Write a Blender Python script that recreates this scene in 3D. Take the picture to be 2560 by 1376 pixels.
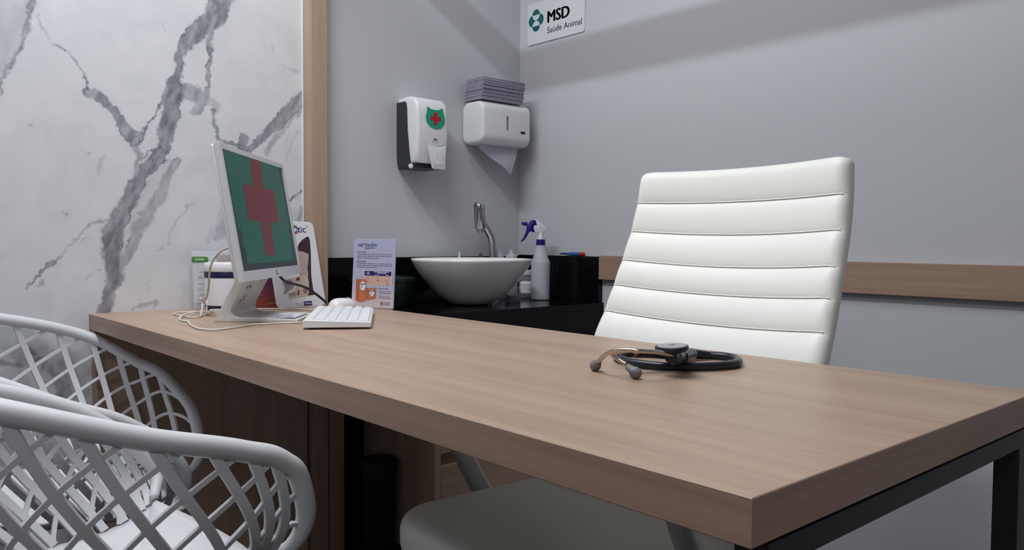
import bpy, bmesh, math, random
import numpy as np
from mathutils import Vector, Matrix

for o in list(bpy.data.objects):
    bpy.data.objects.remove(o, do_unlink=True)
SC = bpy.context.scene
COL = SC.collection
random.seed(7)

# ------------------------------------------------------------------ camera
cam_d = bpy.data.cameras.new('camera')
cam_d.sensor_width = 36.0
cam_d.lens = 1995.945 * 36.0 / 2560.0
cam_d.clip_start = 0.02
cam = bpy.data.objects.new('camera', cam_d)
COL.objects.link(cam)
cr = Vector((0.65826435, 0.75275994, 0.00636568))
cu = Vector((-0.03579643, 0.022854, 0.99909775))
cf = Vector((-0.75193528, 0.6578983, -0.04199009))
mw = Matrix.Identity(4)
for i in range(3):
    mw[i][0], mw[i][1], mw[i][2] = cr[i], cu[i], -cf[i]
mw.translation = (2.10596, -0.49405, 0.92985)
cam.matrix_world = mw
SC.camera = cam

# ------------------------------------------------------------------ world, lights, exposure
wd = bpy.data.worlds.new('world')
SC.world = wd
wd.use_nodes = True
wd.node_tree.nodes['Background'].inputs[0].default_value = (0.8, 0.85, 1.0, 1)
wd.node_tree.nodes['Background'].inputs[1].default_value = 0.05
SC.view_settings.view_transform = 'Standard'
SC.view_settings.look = 'None'
SC.view_settings.gamma = 1.0
SC.view_settings.use_curve_mapping = False
SC.view_settings.exposure = 0.0

LAMP_Y, LAMP_Z = -0.30, 2.52
CEIL = 2.62

def area(name, loc, sx, sy, power, col, parent=None):
    l = bpy.data.lights.new(name, 'AREA')
    l.shape = 'RECTANGLE'
    l.size, l.size_y, l.energy, l.color = sx, sy, power, col
    o = bpy.data.objects.new(name, l)
    COL.objects.link(o)
    o.location = loc
    return o

LIN = area('linear_lamp_light', (0.80, LAMP_Y, LAMP_Z - 0.012), 1.3, 0.05, 22.0, (0.93, 0.96, 1.0))
PAN = area('panel_lamp_light', (0.75, 0.14, CEIL - 0.026), 1.14, 0.54, 10.5, (0.95, 0.97, 1.0))
FILL = area('fill_lamp_light', (2.75, -1.45, CEIL - 0.026), 0.56, 0.56, 13.0, (0.95, 0.96, 1.0))  # added fill from behind the camera, lifts the basin and other camera-facing sides

# ------------------------------------------------------------------ helpers
def tag(o, label=None, cat=None, group=None, kind=None):
    if label: o['label'] = label
    if cat: o['category'] = cat
    if group: o['group'] = group
    if kind: o['kind'] = kind
    return o

def thing(name, loc, label, cat, group=None):
    o = bpy.data.objects.new(name, None)
    o.empty_display_size = 0.05
    o.location = loc
    COL.objects.link(o)
    return tag(o, label, cat, group)

def chain_loc(p):
    v = Vector((0, 0, 0))
    while p is not None:
        v += p.location
        p = p.parent
    return v

def obj(name, me, mat, parent=None, smooth=False, loc=None):
    """link mesh me (built in world coordinates) as one object; loc = its origin"""
    o = bpy.data.objects.new(name, me)
    if mat is not None and len(me.materials) == 0:
        for m in (mat if isinstance(mat, (list, tuple)) else [mat]):
            me.materials.append(m)
    COL.objects.link(o)
    if smooth:
        me.polygons.foreach_set('use_smooth', [True] * len(me.polygons))
        if smooth != 'all':
            try:
                me.set_sharp_from_angle(angle=math.radians(38))
            except Exception:
                pass
    if parent is not None:
        o.parent = parent
        o.location = -chain_loc(parent)
    return o

def mk(verts, faces, name='mesh'):
    me = bpy.data.meshes.new(name)
    me.from_pydata([tuple(v) for v in verts], [], faces)
    me.update()
    return me

def from_bm(bm, name='mesh'):
    me = bpy.data.meshes.new(name)
    bmesh.ops.recalc_face_normals(bm, faces=bm.faces)
    bm.to_mesh(me)
    bm.free()
    return me

def fixn(me):
    bm = bmesh.new(); bm.from_mesh(me)
    bmesh.ops.recalc_face_normals(bm, faces=bm.faces)
    bm.to_mesh(me); bm.free()
    return me

def box(x0, x1, y0, y1, z0, z1, bev=0.0, seg=2, M=None):
    bm = bmesh.new()
    vs = [bm.verts.new(v) for v in [(x0,y0,z0),(x1,y0,z0),(x1,y1,z0),(x0,y1,z0),(x0,y0,z1),(x1,y0,z1),(x1,y1,z1),(x0,y1,z1)]]
    for f in [(0,3,2,1),(4,5,6,7),(0,1,5,4),(1,2,6,5),(2,3,7,6),(3,0,4,7)]:
        bm.faces.new([vs[i] for i in f])
    if bev > 0:
        bmesh.ops.bevel(bm, geom=list(bm.edges), offset=bev, segments=seg, affect='EDGES', profile=0.5)
    if M is not None:
        bm.transform(M)
    return from_bm(bm)

def frame(o, r, u):
    r = Vector(r).normalized(); u = Vector(u)
    n = r.cross(u).normalized(); u = n.cross(r).normalized()
    M = Matrix.Identity(4)
    for i in range(3):
        M[i][0], M[i][1], M[i][2] = r[i], u[i], n[i]
    M.translation = Vector(o)
    return M

def prism(pts, d0, d1, M=None, bev=0.0, seg=2):
    """polygon in local xy, extruded along local z from d0 to d1"""
    bm = bmesh.new()
    a = [bm.verts.new((p[0], p[1], d0)) for p in pts]
    b = [bm.verts.new((p[0], p[1], d1)) for p in pts]
    n = len(pts)
    bm.faces.new(a[::-1]); bm.faces.new(b)
    for i in range(n):
        bm.faces.new((a[i], a[(i+1) % n], b[(i+1) % n], b[i]))
    if bev > 0:
        bmesh.ops.recalc_face_normals(bm, faces=bm.faces)
        es = [e for e in bm.edges if abs(e.verts[0].co.z - e.verts[1].co.z) < 1e-7]
        bmesh.ops.bevel(bm, geom=es, offset=bev, segments=seg, affect='EDGES', profile=0.5)
    if M is not None:
        bm.transform(M)
    return from_bm(bm)

def rrect(x0, x1, y0, y1, r, n=6):
    pts = []
    for cx, cy, a0 in ((x1-r, y1-r, 0), (x0+r, y1-r, 90), (x0+r, y0+r, 180), (x1-r, y0+r, 270)):
        for i in range(n+1):
            a = math.radians(a0 + 90*i/n)
            pts.append((cx + r*math.cos(a), cy + r*math.sin(a)))
    return pts

def catmull(P, n=8, closed=False):
    P = [Vector(p) for p in P]
    out = []
    m = len(P)
    rng = m if closed else m-1
    for i in range(rng):
        p0 = P[(i-1) % m] if (closed or i > 0) else P[0]*2-P[1]
        p1 = P[i]; p2 = P[(i+1) % m]
        p3 = P[(i+2) % m] if (closed or i+2 < m) else P[-1]*2-P[-2]
        for j in range(n):
            t = j/n
            out.append(0.5*((2*p1)+(p2-p0)*t+(2*p0-5*p1+4*p2-p3)*t*t+(3*p1-p0-3*p2+p3)*t**3))
    if not closed:
        out.append(P[-1].copy())
    return out

def tube(path, rad, seg=10, closed=False, flat=1.0, normal=None):
    """swept circle; rad number or list. flat<1 squashes along the second frame axis"""
    P = [Vector(p) for p in path]
    n = len(P)
    rads = rad if isinstance(rad, (list, tuple)) else [rad]*n
    verts, faces = [], []
    prev = None
    for i in range(n):
        if closed:
            t = P[(i+1) % n]-P[i-1]
        else:
            t = P[min(i+1, n-1)]-P[max(i-1, 0)]
        t.normalize()
        if normal is not None:
            b = Vector(normal)
            a = b.cross(t).normalized(); b = t.cross(a).normalized()
        else:
            if prev is None:
                a = t.orthogonal().normalized()
            else:
                a = (prev - t*prev.dot(t)).normalized()
            b = t.cross(a)
        prev = a
        for k in range(seg):
            th = 2*math.pi*k/seg
            verts.append(P[i]+a*(math.cos(th)*rads[i])+b*(math.sin(th)*rads[i]*flat))
    rr = n if closed else n-1
    for i in range(rr):
        for k in range(seg):
            j = (i+1) % n
            faces.append((i*seg+k, i*seg+(k+1) % seg, j*seg+(k+1) % seg, j*seg+k))
    if not closed:
        faces.append(tuple(range(seg))[::-1])
        faces.append(tuple((n-1)*seg+k for k in range(seg)))
    return fixn(mk(verts, faces))

def lathe(prof, seg=48, c=(0, 0, 0), M=None, sx=1.0, sy=1.0):
    verts, faces = [], []
    rows = []
    for r, z in prof:
        if r < 1e-6:
            rows.append([len(verts)]); verts.append(Vector((0, 0, z)))
        else:
            rows.append(list(range(len(verts), len(verts)+seg)))
            for k in range(seg):
                a = 2*math.pi*k/seg
                verts.append(Vector((r*math.cos(a)*sx, r*math.sin(a)*sy, z)))
    for i in range(len(rows)-1):
        A, B = rows[i], rows[i+1]
        for k in range(seg):
            k2 = (k+1) % seg
            if len(A) == 1 and len(B) == 1: continue
            if len(A) == 1: faces.append((A[0], B[k2], B[k]))
            elif len(B) == 1: faces.append((A[k], A[k2], B[0]))
            else: faces.append((A[k], A[k2], B[k2], B[k]))
    if M is not None:
        verts = [M @ v for v in verts]
    else:
        verts = [v+Vector(c) for v in verts]
    return fixn(mk(verts, faces))

def textm(s, M, w=None, h=None, x=0, y=0, off=0.0, ext=0.0002, align='LEFT', z=0.0003):
    """lettering as a mesh; lower-left of its bounds at local (x,y); fitted to width w and/or height h"""
    cv = bpy.data.curves.new('t', 'FONT')
    cv.body = s; cv.size = 1.0; cv.offset = off; cv.resolution_u = 3
    to = bpy.data.objects.new('t', cv)
    COL.objects.link(to)
    dg = bpy.context.evaluated_depsgraph_get()
    dg.update()
    me = bpy.data.meshes.new_from_object(to.evaluated_get(dg))
    bpy.data.objects.remove(to); bpy.data.curves.remove(cv)
    co = np.array([v.co[:] for v in me.vertices])
    lo, hi = co.min(0), co.max(0)
    sw = w/(hi[0]-lo[0]) if w else None
    sh = h/(hi[1]-lo[1]) if h else None
    sx = sw or sh; sy = sh or sw
    for v in me.vertices:
        p = Vector(((v.co.x-lo[0])*sx+x, (v.co.y-lo[1])*sy+y, z))
        v.co = M @ p
    me.materials.clear()
    me.update()
    return me

def flatp(pts, M, z=0.0003):
    return mk([M @ Vector((p[0], p[1], z)) for p in pts], [tuple(range(len(pts)))])

def flats(rects, M, z=0.0003):
    v, f = [], []
    for x0, x1, y0, y1 in rects:
        b = len(v)
        v += [M @ Vector((x0, y0, z)), M @ Vector((x1, y0, z)), M @ Vector((x1, y1, z)), M @ Vector((x0, y1, z))]
        f.append((b, b+1, b+2, b+3))
    return mk(v, f)

def merge(ms):
    bm = bmesh.new()
    for m in ms:
        bm.from_mesh(m)
    me = bpy.data.meshes.new('m'); bm.to_mesh(me); bm.free()
    return me

# ------------------------------------------------------------------ materials
def mat(name, col, rough=0.5, metal=0.0, noise=0.0, nscale=40.0, bump=0.0, bscale=200.0, emis=None, estr=1.0, trans=0.0, ior=1.45, spec=0.5, coat=0.0, alpha=1.0):
    m = bpy.data.materials.new(name); m.use_nodes = True
    nt = m.node_tree; b = nt.nodes['Principled BSDF']
    b.inputs['Base Color'].default_value = (*col, 1)
    b.inputs['Roughness'].default_value = rough
    b.inputs['Metallic'].default_value = metal
    b.inputs['IOR'].default_value = ior
    b.inputs['Specular IOR Level'].default_value = spec
    if trans: b.inputs['Transmission Weight'].default_value = trans
    if coat: b.inputs['Coat Weight'].default_value = coat
    if alpha < 1: b.inputs['Alpha'].default_value = alpha
    if emis:
        b.inputs['Emission Color'].default_value = (*emis, 1)
        b.inputs['Emission Strength'].default_value = estr
    tc = nt.nodes.new('ShaderNodeTexCoord')
    if noise > 0:
        n = nt.nodes.new('ShaderNodeTexNoise'); n.inputs['Scale'].default_value = nscale; n.inputs['Detail'].default_value = 4
        nt.links.new(tc.outputs['Object'], n.inputs['Vector'])
        mr = nt.nodes.new('ShaderNodeMapRange')
        mr.inputs['To Min'].default_value = 1-noise; mr.inputs['To Max'].default_value = 1+noise
        nt.links.new(n.outputs['Fac'], mr.inputs['Value'])
        mx = nt.nodes.new('ShaderNodeMix'); mx.data_type = 'RGBA'; mx.blend_type = 'MULTIPLY'
        mx.inputs['Factor'].default_value = 1
        mx.inputs['A'].default_value = (*col, 1)
        cb = nt.nodes.new('ShaderNodeCombineColor')
        for k in range(3): nt.links.new(mr.outputs['Result'], cb.inputs[k])
        nt.links.new(cb.outputs['Color'], mx.inputs['B'])
        nt.links.new(mx.outputs['Result'], b.inputs['Base Color'])
    if bump > 0:
        n2 = nt.nodes.new('ShaderNodeTexNoise'); n2.inputs['Scale'].default_value = bscale; n2.inputs['Detail'].default_value = 3
        nt.links.new(tc.outputs['Object'], n2.inputs['Vector'])
        bp = nt.nodes.new('ShaderNodeBump'); bp.inputs['Strength'].default_value = bump; bp.inputs['Distance'].default_value = 0.002
        nt.links.new(n2.outputs['Fac'], bp.inputs['Height'])
        nt.links.new(bp.outputs['Normal'], b.inputs['Normal'])
    return m

def wood(name, axis, dark, mid, light, rough=0.42, fine=1.0):
    """laminate with grain running along world axis 0/1/2"""
    m = bpy.data.materials.new(name); m.use_nodes = True
    nt = m.node_tree; b = nt.nodes['Principled BSDF']
    tc = nt.nodes.new('ShaderNodeTexCoord')
    def layer(sl, sc, detail, dist):
        mp = nt.nodes.new('ShaderNodeMapping')
        s = [sc]*3; s[axis] = sl
        mp.inputs['Scale'].default_value = s
        nt.links.new(tc.outputs['Object'], mp.inputs['Vector'])
        n = nt.nodes.new('ShaderNodeTexNoise'); n.inputs['Scale'].default_value = 1.0
        n.inputs['Detail'].default_value = detail; n.inputs['Distortion'].default_value = dist
        nt.links.new(mp.outputs['Vector'], n.inputs['Vector'])
        return n
    n1 = layer(1.1, 22*fine, 3, 0.6)
    n2 = layer(3.5, 160*fine, 4, 0.2)
    n3 = layer(14, 900*fine, 2, 0.0)
    a = nt.nodes.new('ShaderNodeMath'); a.operation = 'MULTIPLY_ADD'; a.inputs[1].default_value = 0.5; 
    nt.links.new(n1.outputs['Fac'], a.inputs[0])
    a2 = nt.nodes.new('ShaderNodeMath'); a2.operation = 'MULTIPLY'; a2.inputs[1].default_value = 0.34
    nt.links.new(n2.outputs['Fac'], a2.inputs[0]); nt.links.new(a2.outputs[0], a.inputs[2])
    a3 = nt.nodes.new('ShaderNodeMath'); a3.operation = 'MULTIPLY_ADD'; a3.inputs[1].default_value = 0.2
    nt.links.new(n3.outputs['Fac'], a3.inputs[0]); nt.links.new(a.outputs[0], a3.inputs[2])
    cr_ = nt.nodes.new('ShaderNodeValToRGB')
    e = cr_.color_ramp.elements
    e[0].position = 0.36; e[0].color = (*dark, 1)
    e[1].position = 0.70; e[1].color = (*light, 1)
    x = e.new(0.52); x.color = (*mid, 1)
    nt.links.new(a3.outputs[0], cr_.inputs['Fac'])
    nt.links.new(cr_.outputs['Color'], b.inputs['Base Color'])
    b.inputs['Roughness'].default_value = rough
    bp = nt.nodes.new('ShaderNodeBump'); bp.inputs['Strength'].default_value = 0.06; bp.inputs['Distance'].default_value = 0.001
    nt.links.new(a3.outputs[0], bp.inputs['Height']); nt.links.new(bp.outputs['Normal'], b.inputs['Normal'])
    return m

WD, WM, WL = (0.315, 0.210, 0.145), (0.385, 0.268, 0.192), (0.445, 0.325, 0.240)
M_wx = wood('oak_laminate_x', 0, WD, WM, WL)
M_wy = wood('oak_laminate_y', 1, WD, WM, WL)
M_wz = wood('oak_laminate_z', 2, WD, WM, WL)
M_wex = wood('oak_edge_x', 0, (0.265, 0.163, 0.115), (0.345, 0.226, 0.165), (0.41, 0.285, 0.212))
M_wey = wood('oak_edge_y', 1, (0.265, 0.163, 0.115), (0.345, 0.226, 0.165), (0.41, 0.285, 0.212))
M_wall = mat('grey_paint', (0.535, 0.547, 0.575), 0.55, noise=0.02, nscale=300, bump=0.05, bscale=500)
M_dpanel = mat('grey_panelling', (0.36, 0.35, 0.35), 0.6, noise=0.1, nscale=8)
M_ceil = mat('ceiling_paint', (0.62, 0.62, 0.62), 0.9, noise=0.02)
M_floor = mat('floor_tile', (0.045, 0.042, 0.04), 0.35, noise=0.08, nscale=6)
M_white = mat('white_plastic', (0.74, 0.75, 0.77), 0.32, noise=0.01)
M_whitem = mat('white_matt_plastic', (0.60, 0.605, 0.625), 0.5, noise=0.015, bump=0.03, bscale=600)
M_cream = mat('white_leatherette', (0.84, 0.85, 0.80), 0.42, noise=0.015, nscale=20, bump=0.12, bscale=900)
M_black = mat('black_metal', (0.012, 0.013, 0.015), 0.45, noise=0.1)
M_granite = mat('black_granite', (0.0028, 0.0028, 0.0036), 0.13, noise=0.6, nscale=400, spec=0.28)
M_chrome = mat('chrome', (0.40, 0.40, 0.41), 0.2, 1.0, noise=0.01)
M_alu = mat('satin_aluminium', (0.55, 0.56, 0.55), 0.42, 0.7, noise=0.03)
M_gold = mat('champagne_metal', (0.56, 0.47, 0.39), 0.28, 1.0, noise=0.01)
M_ceram = mat('white_ceramic', (0.84, 0.825, 0.81), 0.1, noise=0.01, coat=0.3)
M_rubber = mat('dark_rubber', (0.010, 0.013, 0.022), 0.36, noise=0.1)
M_grey = mat('grey_rubber', (0.17, 0.165, 0.165), 0.5, noise=0.03)
M_ink = mat('dark_ink', (0.012, 0.012, 0.02), 0.5, noise=0.02)
M_inkg = mat('grey_ink', (0.16, 0.16, 0.22), 0.6, noise=0.02)
M_navy = mat('navy_plastic', (0.006, 0.008, 0.05), 0.4, noise=0.03)
M_blue = mat('cobalt_plastic', (0.008, 0.006, 0.16), 0.35, noise=0.03)
M_teal = mat('teal_print', (0.0, 0.11, 0.115), 0.5, noise=0.03)
M_green = mat('green_print', (0.004, 0.34, 0.20), 0.5, noise=0.03)
M_red = mat('red_print', (0.50, 0.009, 0.014), 0.5, noise=0.03)
M_paper = mat('white_paper', (0.70, 0.70, 0.74), 0.7, noise=0.01)
M_towel = mat('lilac_grey_paper', (0.33, 0.315, 0.40), 0.9, noise=0.06, nscale=120, bump=0.3, bscale=400)
M_towelw = mat('pale_tissue', (0.46, 0.45, 0.54), 0.9, noise=0.05, nscale=60, bump=0.3, bscale=60)
M_clear = mat('clear_plastic', (0.75, 0.77, 0.8), 0.08, noise=0.01, alpha=0.22)
M_frost = mat('frosted_plastic', (0.60, 0.63, 0.68), 0.45, noise=0.02, alpha=0.72)
M_screwt = mat('white_cap', (0.68, 0.69, 0.72), 0.4, noise=0.02)

# ================================================================== SETTING
YR = 1.388      # right wall plane
XB = -0.01      # painted back wall plane
X1, Y0 = 3.5, -2.1
D = 0.75        # desk top height

def struct(name, me, m, label=None, smooth=False):
    o = obj(name, me, m, None, smooth)
    o['kind'] = 'structure'
    if label: o['label'] = label
    return o

struct('floor', box(-0.2, X1+.1, Y0-.1, YR+.1, -0.08, 0.0), M_floor, 'dark grey floor under the desk and chairs')
struct('ceiling', box(-0.2, X1+.1, Y0-.1, YR+.1, CEIL, CEIL+.08), M_ceil, 'plain pale ceiling of the room')
struct('wall_right', box(XB-.1, X1+.1, YR, YR+.1, 0, CEIL), M_wall, 'plain grey painted wall behind the white office chair')
struct('wall_back', box(XB-.1, XB, 0.53, YR, 0, CEIL), M_wall, 'grey painted wall behind the sink and dispensers')
struct('wall_front', box(X1, X1+.1, Y0, YR, 0, CEIL), M_dpanel, 'grey panelled wall at the far end of the room')
struct('wall_near', box(-0.1, X1, Y0-.1, Y0, 0, CEIL), M_dpanel, 'grey panelled wall on the visitors side of the room')

# marble slab wall: dense grid that carries the vein pattern as an attribute
VEINS=[
([(0.33,1.596),(0.327,1.559),(0.311,1.508),(0.265,1.464),(0.235,1.429),(0.222,1.398),(0.22,1.345),(0.208,1.308)],[0.0393,0.0295,0.0229,0.0236,0.0144,0.0092,0.0092,0.0223],0.95),
([(0.208,1.314),(0.199,1.26),(0.19,1.206),(0.178,1.158),(0.164,1.128),(0.141,1.098)],[0.0197,0.0197,0.017,0.0131,0.0144,0.0144],0.95),
([(0.147,1.121),(0.121,1.068),(0.096,1.021),(0.069,0.98),(0.053,0.94),(0.047,0.895),(0.057,0.844),(0.046,0.804),(0.029,0.754),(0.021,0.721)],[0.0105,0.0131,0.017,0.0223,0.021,0.0197,0.021,0.0157,0.017,0.017],0.9),
([(0.212,1.132),(0.189,1.089),(0.171,1.041),(0.145,0.994),(0.112,0.955),(0.092,0.906),(0.07,0.861),(0.059,0.832)],[0.0079,0.0105,0.0131,0.0144,0.0131,0.0118,0.0118,0.0105],0.6),
([(0.175,1.111),(0.14,1.046),(0.096,0.969),(0.068,0.901)],[0.0262,0.0295,0.0295,0.0197],0.22),
([(0.303,1.497),(0.3,1.416),(0.291,1.355),(0.282,1.311)],[0.0092,0.0059,0.0052,0.0079],0.85),
([(0.217,1.312),(0.246,1.307),(0.276,1.31),(0.257,1.266),(0.248,1.254)],[0.017,0.0197,0.0144,0.0105,0.0039],0.7),
([(0.282,1.308),(0.306,1.284),(0.299,1.271)],[0.0105,0.0092,0.0066],0.35),
([(0.296,1.277),(0.306,1.242),(0.314,1.206),(0.336,1.191),(0.361,1.187),(0.393,1.182)],[0.0026,0.0052,0.0046,0.0039,0.0046,0.0066],0.85),
([(0.383,1.206),(0.38,1.187)],[0.0092,0.0105],0.8),
([(0.393,1.176),(0.426,1.204),(0.466,1.242),(0.507,1.288),(0.554,1.326),(0.585,1.35)],[0.0079,0.0118,0.0144,0.017,0.017,0.017],0.85),
([(0.452,1.168),(0.479,1.215),(0.514,1.263),(0.554,1.3)],[0.0079,0.0079,0.0092,0.0092],0.5),
([(-0.097,1.448),(-0.086,1.418),(-0.077,1.391)],[0.0026,0.0033,0.002],0.45),
([(-0.07,1.381),(-0.051,1.376),(-0.032,1.363),(-0.017,1.344),(-0.004,1.319),(-0.001,1.292),(0.003,1.279)],[0.0026,0.002,0.002,0.002,0.002,0.0026,0.0033],0.75),
([(-0.001,1.273),(0.022,1.273),(0.042,1.253),(0.067,1.239),(0.083,1.213),(0.099,1.192),(0.115,1.179),(0.131,1.194)],[0.0066,0.0105,0.0092,0.0092,0.0118,0.0144,0.017,0.0066],0.8),
([(0.131,1.195),(0.148,1.225),(0.171,1.268),(0.197,1.309)],[0.0033,0.0026,0.002,0.0026],0.8),
([(0.115,1.17),(0.121,1.142),(0.121,1.108),(0.118,1.085),(0.108,1.044)],[0.0092,0.0066,0.0033,0.0066,0.0052],0.55),
([(0.122,1.122),(0.147,1.147),(0.17,1.169)],[0.002,0.002,0.002],0.7),
([(-0.135,0.815),(-0.093,0.858),(-0.049,0.898),(0.002,0.956),(0.048,0.977),(0.08,1.006)],[0.0026,0.0026,0.002,0.0033,0.0039,0.0052],0.6),
([(-0.039,0.912),(0.007,0.929)],[0.002,0.0013],0.3),
([(-0.106,1.488),(-0.116,1.434),(-0.128,1.39),(-0.14,1.352),(-0.152,1.314),(-0.161,1.286),(-0.173,1.254),(-0.2,1.21)],[0.0066,0.0066,0.0052,0.0052,0.0059,0.0039,0.0033,0.0033],0.8),
([(-0.151,1.478),(-0.152,1.411),(-0.162,1.358),(-0.176,1.315),(-0.199,1.271)],[0.0459,0.0328,0.0197,0.0197,0.0197],0.33),
([(0.181,0.918),(0.19,0.947),(0.207,0.974),(0.252,1.021)],[0.002,0.002,0.002,0.002],0.45),
([(-0.015,0.826),(0.003,0.837),(0.022,0.851)],[0.002,0.002,0.002],0.5),
([(0.027,1.088),(0.032,1.119),(0.043,1.136)],[0.0026,0.0059,0.002],0.35),
([(0.516,1.043),(0.555,1.071)],[0.0026,0.0033],0.75),
([(0.098,0.759),(0.12,0.766),(0.153,0.771),(0.152,0.753)],[0.0026,0.0066,0.0052,0.0026],0.55),
([(0.328,0.986),(0.321,0.949),(0.309,0.937)],[0.0079,0.017,0.0079],0.45),
([(0.353,1.061),(0.309,0.974),(0.284,0.924)],[0.0092,0.0066,0.0052],0.22),
([(0.464,1.464),(0.471,1.449)],[0.0026,0.002],0.5),
([(0.497,1.415),(0.553,1.403)],[0.002,0.0026],0.35),
([(0.549,1.241),(0.52,1.186),(0.506,1.146)],[0.0026,0.0026,0.002],0.35),
([(0.555,1.025),(0.54,0.991)],[0.0066,0.0066],0.5),
([(-0.103,0.82),(-0.093,0.834)],[0.0026,0.002],0.5),
([(-0.056,0.985),(-0.051,0.985)],[0.0033,0.0033],0.6),
([(0.007,1.136),(0.011,1.139)],[0.0033,0.0026],0.4),
([(-0.112,1.186),(-0.11,1.185)],[0.0026,0.0026],0.5),
([(0.161,0.903),(0.167,0.912)],[0.002,0.002],0.4),
([(0.137,0.807),(0.141,0.836)],[0.0026,0.002],0.25),
([(0.355,1.259),(0.358,1.259)],[0.0026,0.0026],0.35),
([(0.176,1.477),(0.179,1.454)],[0.002,0.002],0.3),
([(-0.179,0.886),(-0.152,0.912)],[0.002,0.002],0.25),
([(0.223,0.81),(0.228,0.768),(0.228,0.707)],[0.0131,0.017,0.0197],0.12),
([(-0.167,0.7),(-0.136,0.688),(-0.112,0.659),(-0.064,0.607),(-0.022,0.564)],[0.0262,0.036,0.0295,0.0295,0.0197],0.3),
([(-0.124,0.674),(-0.116,0.664)],[0.0066,0.0066],0.9),
([(-0.104,0.644),(-0.072,0.603),(-0.06,0.559)],[0.0079,0.0092,0.0105],0.7),
([(-0.183,0.651),(-0.137,0.638)],[0.0052,0.0039],0.6),
# EXTRA: the veins go on above and beside the view
([(0.330,1.590),(0.350,1.66),(0.395,1.73),(0.41,1.82),(0.46,1.92),(0.48,2.05),(0.52,2.2),(0.56,2.35)],[0.039,0.034,0.028,0.03,0.022,0.018,0.02,0.02],0.95),
([(-0.106,1.488),(-0.09,1.56),(-0.05,1.66),(-0.04,1.78),(0.02,1.92),(0.06,2.1),(0.05,2.3)],[0.0066,0.009,0.012,0.01,0.014,0.012,0.01],0.8),
([(-0.151,1.470),(-0.14,1.56),(-0.10,1.68),(-0.08,1.80)],[0.045,0.04,0.03,0.02],0.33),
([(-0.2,1.21),(-0.27,1.13),(-0.36,1.02),(-0.42,0.88),(-0.52,0.75),(-0.58,0.55)],[0.0033,0.008,0.014,0.012,0.018,0.015],0.75),
([(-0.6,2.4),(-0.66,2.1),(-0.78,1.85),(-0.82,1.5),(-0.95,1.2),(-1.0,0.9)],[0.02,0.024,0.02,0.026,0.02,0.02],0.85),
([(-0.66,2.1),(-0.5,1.95),(-0.4,1.75),(-0.28,1.62)],[0.006,0.008,0.005,0.003],0.7),
]


def vnoise(x, y, seed):
    rs = np.random.RandomState(seed)
    g = rs.rand(256, 256)
    xi = np.floor(x).astype(int); yi = np.floor(y).astype(int)
    fx = x-xi; fy = y-yi
    fx = fx*fx*(3-2*fx); fy = fy*fy*(3-2*fy)
    a = g[xi % 256, yi % 256]; b = g[(xi+1) % 256, yi % 256]; c = g[xi % 256, (yi+1) % 256]; d = g[(xi+1) % 256, (yi+1) % 256]
    return (a*(1-fx)+b*fx)*(1-fy)+(c*(1-fx)+d*fx)*fy

def fbm(x, y, s, seed, oct=4):
    v = 0; a = 0.5; t = 0
    for i in range(oct):
        v = v+a*vnoise(x*s, y*s, seed+i); t += a; a *= .5; s *= 2.03
    return v/t

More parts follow.
